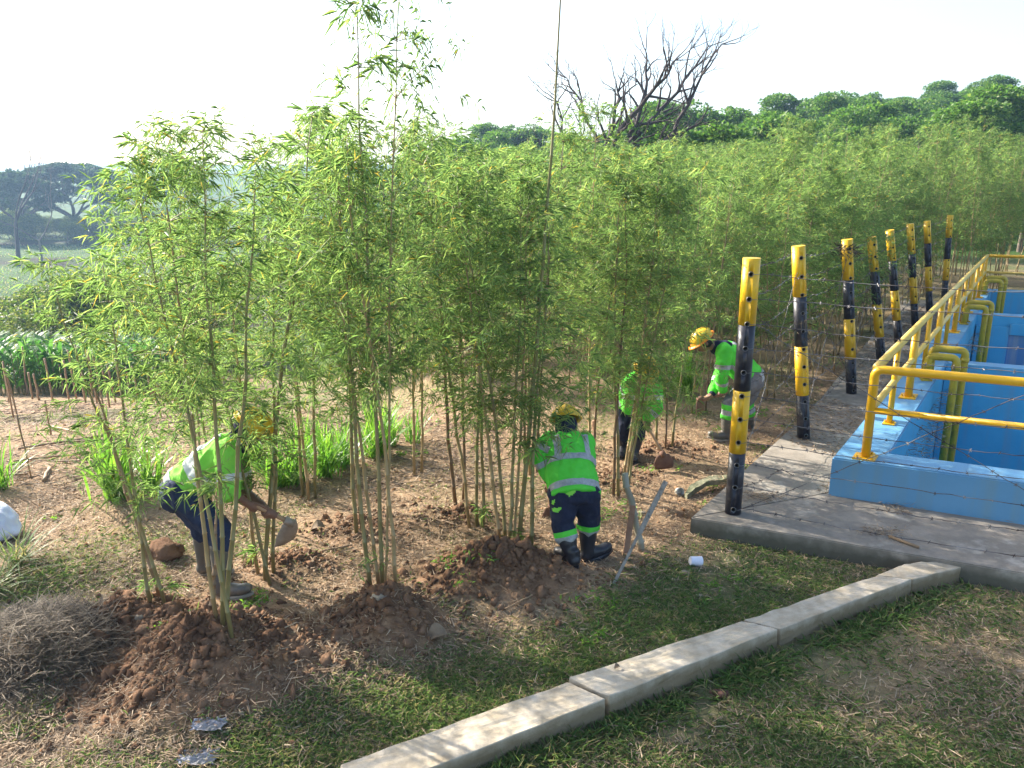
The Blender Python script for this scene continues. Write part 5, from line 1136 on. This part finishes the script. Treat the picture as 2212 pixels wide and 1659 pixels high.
def person(label, J, o_):
    root = empty('person', J['base'], 0, label, 'person', 'workers in hi-vis jackets'); O = root.location
    fwd = J['face'].normalized(); sh = (J['shR'] - J['shL']).normalized(); hp = (J['hipR'] - J['hipL']).normalized(); pel = (J['hipL'] + J['hipR']) / 2; chest = (J['shL'] + J['shR']) / 2; neck = J['neck']; head = J['head']
    # body: one continuous mesh
    b = MB(); up = (chest - pel).normalized()
    loft(b, [(pel - up * .04, .135, .10), (pel + up * .06, .145, .105), (pel.lerp(chest, .5), .14, .10), (pel.lerp(chest, .85), .16, .11), (chest + up * .02, .13, .08)], sh)
    limb(b, [chest, neck, head], [.07, .055, .06]); hu = (head - neck).normalized()
    side = fwd.cross(Vector((0, 0, 1))); side = sh if side.length < .2 else side.normalized(); hup = side.cross(fwd).normalized()
    if hup.z < 0 and hu.z > 0: hup = -hup
    rot = Matrix((side, fwd, hup)).transposed()
    b.ell(head, .076, .096, .112, 0, 20, 14, rot); b.ell(head + fwd * .035 - hup * .06, .048, .05, .045, 0, 12, 8, rot)
    b.tube([head + fwd * .095 + hup * .01, head + fwd * .118 - hup * .025], [.010, .017], 8); b.ell(head + fwd * .115 - hup * .028, .018, .013, .011, 0, 8, 6, rot)
    for s in (-1, 1):
        b.ell(head + side * s * .076 - hup * .005 - fwd * .005, .010, .020, .030, 0, 8, 6, rot); b.ell(head + side * s * .03 + fwd * .085 + hup * .022, .022, .012, .009, 0, 8, 6, rot)
    b.ell(head + fwd * .095 - hup * .058, .026, .010, .008, 0, 8, 6, rot)
    for s in 'LR':
        limb(b, [J['sh' + s], J['el' + s], J['wr' + s]], [.052, .041, .027]); limb(b, [J['hip' + s], J['kn' + s], J['an' + s]], [.085, .055, .04])
        hand(b, J['wr' + s], J['grip' + s], J['gax'], 1 if s == 'L' else -1)
    body = remesh(b, 'body', M['skin'], root, O, 0.0075, 2)
    for s in (-1, 1):
        e = MB(); e.ell(head + side * s * .03 + fwd * .090 + hup * .008, .013, .008, .009, 0, 8, 6, rot); e.build('eye', M['hair'], root, True, O)
    # hair
    hmb = MB(); hmb.ell(head - fwd * .012 + hup * .008, .083, .096, .112, 0, 20, 12, rot); hmb.ell(head - fwd * .055 - hup * .035, .062, .045, .06, 0, 12, 8, rot)
    hobj = hmb.mesh('hair', M['hair'], True, O); bm = bmesh.new(); bm.from_mesh(hobj)
    dele = [f for f in bm.faces if (f.calc_center_median() + O - head).dot(fwd) > 0.045 or ((f.calc_center_median() + O - head).dot(hup) < -0.085)]; bmesh.ops.delete(bm, geom=dele, context='FACES'); bm.to_mesh(hobj); bm.free(); obj('hair', hobj, root)
    # neck cloth
    if o_.get('scarf'):
        s_ = MB(); limb(s_, [chest.lerp(neck, .25), neck, neck.lerp(head, .55)], [.088, .085, .088]); s_.ell(head - fwd * .03 - hup * .02, .088, .085, .085, 0, 14, 10, rot); remesh(s_, 'hood', M[o_['scarf']], root, O, .012, 2, .004)
    # trousers
    t = MB(); loft(t, [(pel + up * .10, .150, .112), (pel + up * .02, .165, .125), (pel - up * .05, .165, .125), (pel - up * .10, .13, .09)], hp)
    for s in 'LR':
        kn = J['kn' + s]; an = J['an' + s]; end = kn.lerp(an, o_.get('cuff', .38)); limb(t, [J['hip' + s], J['hip' + s].lerp(kn, .5), kn, end], [.118, .098, .082, .080])
    tr = remesh(t, 'trousers', M[o_['trousers']], root, O, .010, 2, .012, 11)
    for s in 'LR':
        kn = J['kn' + s]; an = J['an' + s]; d = (an - kn).normalized()
        for (t0, t1, mm) in o_.get('legbands', []):
            band(tr, 'leg_stripe', M[mm], root, kn, d, t0, t1, kn + d * (t0 + t1) / 2, .13)
    # boots
    for s in 'LR':
        kn = J['kn' + s]; an = J['an' + s]; toe = J['toe' + s]; z0 = J['sole' + s]; bt_ = MB(); top = kn.lerp(an, o_.get('boottop', .30))
        heel = Vector((an.x, an.y, z0 + .045)); tf = Vector((toe.x - an.x, toe.y - an.y, 0)).normalized(); L = .20
        bt_.tube([top, top.lerp(heel, .3), top.lerp(heel, .65), heel + Vector((0, 0, .06)), heel], [.072, .068, .056, .052, .052], 16)
        bt_.ell(heel - tf * .012, .052, .052, .045, 0, 14, 10)
        side_ = tf.cross(Vector((0, 0, 1)));
        rise = (toe.z - z0) if toe.z > z0 else 0
        loft(bt_, [(heel + Vector((0, 0, .005)), .046, .048), (heel + tf * .07 + Vector((0, 0, .008)), .046, .050), (heel + tf * .13 + Vector((0, 0, -.002 + rise * .4)), .050, .042), (heel + tf * .18 + Vector((0, 0, -.004 + rise)), .046, .036), (heel + tf * .215 + Vector((0, 0, -.008 + rise * 1.2)), .028, .022)], side_)
        remesh(bt_, 'boot', M[o_['boots']], root, O, .009, 3)
        so_ = MB(); pl = []
        for a in range(20):
            th = a / 20 * 6.283; q = math.cos(th); wv = .047 + (.006 if q > .2 else 0); pl.append(heel + tf * (.085 + .145 * q) + side_ * wv * math.sin(th) * (1 if abs(q) < .8 else .9))
        vs = [Vector((p.x, p.y, z0 - .008 + (rise * max(0, ((p - heel).dot(tf) - .08) / .13)))) for p in pl] + [Vector((p.x, p.y, z0 + .012 + (rise * max(0, ((p - heel).dot(tf) - .08) / .13)))) for p in pl]
        so_.add(vs, [tuple(range(19, -1, -1)), tuple(range(20, 40))] + [(i, (i + 1) % 20, 20 + (i + 1) % 20, 20 + i) for i in range(20)]); so_.build('sole', M[o_['sole']], root, False, O)
    # jacket
    j = MB(); k_ = o_.get('bulk', 1.0); hem = o_.get('hem', .06)
    loft(j, [(pel - up * hem, .185 * k_, .150 * k_), (pel + up * .05, .180 * k_, .148 * k_), (pel.lerp(chest, .4), .182 * k_, .145 * k_), (pel.lerp(chest, .75), .195 * k_, .14 * k_), (chest, .175 * k_, .115 * k_), (chest + up * .06, .10, .075)], sh, 22)
    for s in 'LR':
        sl_ = o_.get('sleeve', .92); el = J['el' + s]; wr = J['wr' + s]; j_ = [J['sh' + s], J['sh' + s].lerp(el, .55), el]; rr_ = [.080, .076, .067]
        if sl_ > 0.02: j_.append(el.lerp(wr, sl_)); rr_.append(.052)
        limb(j, j_, rr_)
    jk = remesh(j, 'jacket', M[o_['jacket']], root, O, .009, 2, .014, 10)
    T = (chest - pel).length
    notarm = lambda c: min((c - J['elL']).length, (c - J['elR']).length, (c - J['wrL']).length, (c - J['wrR']).length) < .14
    tm = M[o_['tape']]
    for (t0, t1) in o_['bands']: band(jk, 'reflective_stripe', tm, root, pel, up, t0 * T, t1 * T, reject=notarm)
    q = up.cross(sh)
    for s in (-1, 1):          # shoulder straps
        qb = up.cross(sh); qb = qb if qb.z > 0 else -qb
        bm_rej = lambda c: (c - (pel + chest) / 2).dot(qb) < 0.02 or (c - pel).dot(up) < o_['bands'][-1][1] * T or (c - pel).dot(up) > T * 1.05 or notarm(c)
        band(jk, 'shoulder_stripe', tm, root, (pel + chest) / 2, sh, s * .115 - .025, s * .115 + .025, reject=bm_rej)
    for s in 'LR':
        el = J['el' + s]; shd = J['sh' + s]; d = (el - shd).normalized(); LL_ = (el - shd).length
        band(jk, 'sleeve_stripe', tm, root, shd, d, LL_ * .55, LL_ * .55 + .05, shd + d * LL_ * .6, .115)
        if o_.get('sleeve', .92) > .5:
            wr = J['wr' + s]; d2 = (wr - el).normalized(); L2 = (wr - el).length; band(jk, 'sleeve_stripe', tm, root, el, d2, L2 * .30, L2 * .30 + .045, el + d2 * L2 * .4, .10)
            cf = MB(); limb(cf, [el.lerp(wr, .86), el.lerp(wr, .97)], [.046, .042]); remesh(cf, 'cuff', M['navy'], root, O, .01, 1)
    if o_.get('collar'): cl = MB(); limb(cl, [chest + up * .02, chest.lerp(neck, .7)], [.10, .082]); cl.tube([chest - sh * .13, chest + sh * .13], [.075, .075], 12); remesh(cl, 'collar', M[o_['collar']], root, O, .012, 2, .005)
    # helmet
    hroot_c = head + hup * .040 - fwd * .005; hm = MB(); n = 24; rg_ = 9; vs = []; fs = []
    prof = [(0.0, .115), (.03, .1125), (.06, .100), (.085, .078), (.103, .050), (.112, .022), (.1135, .004)]
    prof = [(r, z) for (z, r) in prof]
    for (r, z) in prof:
        for k in range(n):
            a = 2 * math.pi * k / n; ridge = 1.0 + (.035 if abs(math.sin(a)) < .2 and 0.02 < z < .11 else 0); vs.append(hroot_c + side * r * .98 * math.cos(a + 1.57) * 1.0 * ridge + fwd * r * 1.15 * math.sin(a + 1.57) + hup * z)
    for i in range(len(prof) - 1):
        for k in range(n): fs.append((i * n + k, i * n + (k + 1) % n, (i + 1) * n + (k + 1) % n, (i + 1) * n + k))
    fs.append(tuple((len(prof) - 1) * n + k for k in range(n))); hm.add(vs, fs); hel = hm.build('helmet', M['helmet'], root, True, O)
    bmb = MB(); vs = []; 
    for (r1, dz) in ((.112, .004), (.134, -.004), (.134, -.008), (.112, -.002)):
        for k in range(n):
            a = 2 * math.pi * k / n; ex = 1 + (.22 * max(0, math.sin(a)) ** 2 if r1 > .12 else 0); vs.append(hroot_c + side * r1 * .99 * math.cos(a) * (1) + fwd * r1 * 1.15 * math.sin(a) * ex + hup * (dz - (0.012 * max(0, math.sin(a)) if r1 > .12 else 0)))
    bmb.add(vs, [(i * n + k, i * n + (k + 1) % n, ((i + 1) % 4) * n + (k + 1) % n, ((i + 1) % 4) * n + k) for i in range(4) for k in range(n)]); br = bmb.build('brim', M[o_.get('brim', 'helmet')], hel, True, O)
    rb = MB(); rb.tube([hroot_c + fwd * math.cos(R(a)) * .133 + hup * math.sin(R(a)) * .112 for a in range(12, 172, 10)], .010, 6, cap=True); rb.build('ridge', M['helmet'], hel, True, O)
    return root, jk, tr
def hoe(label, a, b, blade_dir, blade_w, blade_l, m='steel', width_dir=None):
    a = Vector(a); b = Vector(b); d = (b - a).normalized(); root = empty('hoe', b, 0, label, 'hoe', 'hoes held by the workers')
    mb = MB(); mb.tube([a, a.lerp(b, .3), a.lerp(b, .7), b], [.017, .016, .016, .019], 10); mb.build('handle', M['wood'], root, True, b)
    bd = Vector(blade_dir).normalized(); wd = d.cross(bd).normalized() if width_dir is None else Vector(width_dir).normalized(); nn = wd.cross(bd).normalized()
    mb = MB(); mb.tube([b - d * .04, b + d * .03], .030, 12); mb.build('socket', M[m], root, True, b)
    mb = MB(); rows = 7; colsn = 9; vs = []; 
    for sgn in (-1, 1):
        for i in range(rows):
            t = i / (rows - 1); hw = blade_w * (.30 + .20 * min(1, t * 2.2)) * (1 - .06 * max(0, t - .75) / .25)
            for k in range(colsn):
                u = -1 + 2 * k / (colsn - 1); edge = (1 - .05 * u * u * (t > .8)); vs.append(b + bd * (blade_l * t * edge) + wd * hw * u + nn * (.012 * u * u + .02 * t * t + sgn * .0025))
    nq = rows * colsn; fs = []
    for i in range(rows - 1):
        for k in range(colsn - 1):
            q = i * colsn + k; fs.append((q, q + colsn, q + colsn + 1, q + 1)); fs.append((nq + q, nq + q + 1, nq + q + colsn + 1, nq + q + colsn))
    border = [k for k in range(colsn)] + [i * colsn + colsn - 1 for i in range(1, rows)] + [(rows - 1) * colsn + k for k in range(colsn - 2, -1, -1)] + [i * colsn for i in range(rows - 2, 0, -1)]
    for i in range(len(border)): q, w = border[i], border[(i + 1) % len(border)]; fs.append((q, w, nq + w, nq + q))
    mb.add(vs, fs); mb.build('blade', M[m], root, True, b); return root
V3 = Vector
# worker 1: seen from the side, facing right, denim trousers
hA = hz(540, 1086, 5.02); hB = hz(626, 1128, 5.08); g1 = hA.lerp(hB, .22); g2 = hA.lerp(hB, .52)
w1 = dict(base=V3((-1.98, 5.05, gz(-1.98, 5.05))), face=V3((.75, .1, -.65)), hipL=hz(388, 1060, 5.24), hipR=hz(392, 1062, 5.05), knL=hz(436, 1130, 5.28), knR=hz(474, 1148, 5.0), anL=hz(442, 1225, 5.32), anR=hz(480, 1275, 4.95),
          toeL=hz(500, 1235, 5.30), toeR=hz(555, 1283, 4.92), shL=hz(508, 966, 5.30), shR=hz(492, 972, 5.00), elL=hz(520, 1055, 5.33), elR=hz(496, 1062, 4.93), wrL=g2 + V3((-.07, .06, .03)), wrR=g1 + V3((-.07, -.03, .04)), gripL=g2, gripR=g1, gax=(hB - hA), neck=hz(520, 950, 5.17), head=hz(541, 928, 5.17))
w1['soleL'] = gz(-2.3, 5.32); w1['soleR'] = gz(-1.85, 4.94) + .005
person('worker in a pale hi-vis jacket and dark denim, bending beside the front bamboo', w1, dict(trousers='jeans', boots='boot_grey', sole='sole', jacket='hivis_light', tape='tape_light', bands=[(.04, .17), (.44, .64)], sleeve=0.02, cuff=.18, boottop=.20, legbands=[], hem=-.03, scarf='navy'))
hoe('hoe with a pale worn blade held by the denim worker', hA, hB, V3((-.22, 0, -1)), .16, .18, 'steel', V3((.85, .5, 0.25)))
# worker 2: from behind, legs apart
hA = V3((0.26, 5.66, .66)); hB = V3((0.34, 6.35, .10)); g1 = hA.lerp(hB, .12); g2 = hA.lerp(hB, .42)
f = V3((-.1, 1, 0)).normalized()
w2 = dict(base=V3((.53, 5.45, 0)), face=V3((-.05, .85, -.50)), hipL=hz(1218, 1068, 5.50), hipR=hz(1262, 1066, 5.52), knL=hz(1216, 1128, 5.42), knR=hz(1272, 1115, 5.55), anL=hz(1238, 1222, 5.32), anR=hz(1268, 1198, 5.52), toeL=hz(1200, 1220, 5.5), toeR=hz(1312, 1190, 5.6),
          shL=hz(1186, 955, 5.80), shR=hz(1262, 957, 5.84), elL=hz(1178, 1015, 5.82), elR=hz(1262, 1022, 5.95), wrL=g1 + V3((.02, -.08, .05)), wrR=g2 + V3((.08, -.05, .05)), gripL=g1, gripR=g2, gax=(hB - hA), neck=hz(1224, 938, 5.88), head=hz(1222, 915, 5.94))
w2['elL'] = V3((0.21, 5.72, .80)); w2['elR'] = V3((0.52, 5.98, .72)); w2['soleL'] = gz(.46, 5.3) + .01; w2['soleR'] = gz(.63, 5.5) + .01
_, _, tr2 = person('worker seen from behind in navy trousers and black boots, bending beyond the soil heap', w2, dict(trousers='navy', boots='boot', sole='boot', jacket='hivis', tape='tape', bands=[(.0, .12), (.50, .62)], sleeve=.92, cuff=.27, boottop=.34, legbands=[(.06, .10, 'hivis'), (.10, .16, 'tape')], hem=.03, bulk=1.04, collar='navy', scarf='navy'))
rt2 = tr2.parent
band(tr2, 'shirt_tail', M['hivis_light'], rt2, w2['hipL'], (1, 0, 0), -.5, .5, hz(1229, 1056, 5.36), .065, .006, lambda c: mnoise.noise(c * 30) > .25)
band(tr2, 'thigh_patch', M['hivis_light'], rt2, w2['hipL'], (1, 0, 0), -.5, .5, hz(1198, 1094, 5.36), .055, .006, lambda c: mnoise.noise(c * 24) > .15)
# worker 3: half hidden, facing the camera
hA = hz(1378, 888, 7.72); hB = hz(1433, 982, 7.50); g1 = hA.lerp(hB, .12); g2 = hA.lerp(hB, .36)
w3 = dict(base=V3((1.24, 7.85, 0)), face=V3((.25, -.65, -.72)), hipL=hz(1385, 868, 8.0), hipR=hz(1355, 868, 8.08), knL=hz(1378, 920, 7.9), knR=hz(1350, 920, 8.0), anL=hz(1370, 985, 7.85), anR=hz(1345, 985, 8.05), toeL=hz(1368, 1005, 7.6), toeR=hz(1340, 1000, 7.8),
          shL=hz(1412, 826, 7.78), shR=hz(1366, 822, 7.80), elL=hz(1416, 880, 7.68), elR=hz(1358, 880, 7.72), wrL=g2 + V3((.0, .02, .09)), wrR=g1 + V3((-.03, .02, .07)), gripL=g2, gripR=g1, gax=(hB - hA), neck=hz(1393, 812, 7.68), head=hz(1394, 800, 7.62))
w3['soleL'] = gz(1.2, 7.8); w3['soleR'] = gz(1.1, 7.9)
person('worker half hidden behind bamboo leaves with a yellow helmet and a hoe', w3, dict(trousers='navy', boots='boot', sole='boot', jacket='hivis', tape='tape', bands=[(.0, .12), (.5, .62)], sleeve=.9, cuff=.3, boottop=.3, legbands=[], hem=.03))
hoe('hoe with a rusty brown blade below the half hidden worker', hA, hB, V3((.12, -.2, -1)), .20, .15, 'rust', V3((.96, .1, .1)))
# worker 4: facing left at the fence
hA = hz(1575, 845, 8.55); hB = hz(1512, 862, 8.5); g1 = hz(1550, 852, 8.52); g2 = hz(1526, 860, 8.50)
w4 = dict(base=V3((2.45, 8.65, 0)), face=V3((-.80, -.12, -.58)), hipL=hz(1622, 822, 8.52), hipR=hz(1626, 818, 8.74), knL=hz(1575, 875, 8.48), knR=hz(1612, 872, 8.82), anL=hz(1568, 935, 8.50), anR=hz(1618, 925, 8.90), toeL=hz(1525, 945, 8.45), toeR=hz(1575, 935, 8.9),
          shL=hz(1564, 757, 8.45), shR=hz(1572, 757, 8.75), elL=hz(1560, 812, 8.42), elR=hz(1556, 808, 8.78), wrL=g1 + V3((.05, -.01, .05)), wrR=g2 + V3((.07, .03, .04)), gripL=g1, gripR=g2, gax=(hB - hA), neck=hz(1540, 748, 8.58), head=hz(1519, 738, 8.56))
w4['soleL'] = gz(2.33, 8.5) + .01; w4['soleR'] = gz(2.6, 8.9) + .01
person('worker in grey trousers bending left behind the nearest striped post', w4, dict(trousers='greycloth', boots='boot_grey', sole='sole', jacket='hivis', tape='tape', bands=[(-.05, .10), (.62, .74)], sleeve=.85, cuff=.34, boottop=.45, legbands=[(-.02, .04, 'hivis'), (.04, .10, 'tape'), (.10, .15, 'hivis')], hem=.02, collar='navy', brim='brim'))
hoe('hoe with its brown blade turned down before the worker at the fence', hA, hB, V3((.25, 0, -1)), .16, .17, 'rust', V3((.7, .7, 0.2)))
hA = V3((0.26, 5.66, .66)); hB = V3((0.34, 6.35, .10)); hoe('hoe mostly hidden in front of the worker seen from behind', hA, hB, V3((0, -.3, -1)), .16, .15, 'rust', V3((1, .3, 0)))

# ------------------------------------------------------------------ haze
mb = MB(); mb.prism([(-430, -35), (430, -35), (430, 780), (-430, 780)], -30, 34)
hm = bpy.data.materials.new('haze_air'); hm.use_nodes = True; nt = hm.node_tree; nt.nodes.clear(); ho = nt.nodes.new('ShaderNodeOutputMaterial'); pv = nt.nodes.new('ShaderNodeVolumePrincipled')
pv.inputs['Color'].default_value = (0.42, 0.66, 1.0, 1); pv.inputs['Density'].default_value = 0.0007; pv.inputs['Anisotropy'].default_value = 0.3
nt.links.new(pv.outputs[0], ho.inputs['Volume'])
haze = mb.build('haze', hm); tag(haze, kind='stuff')
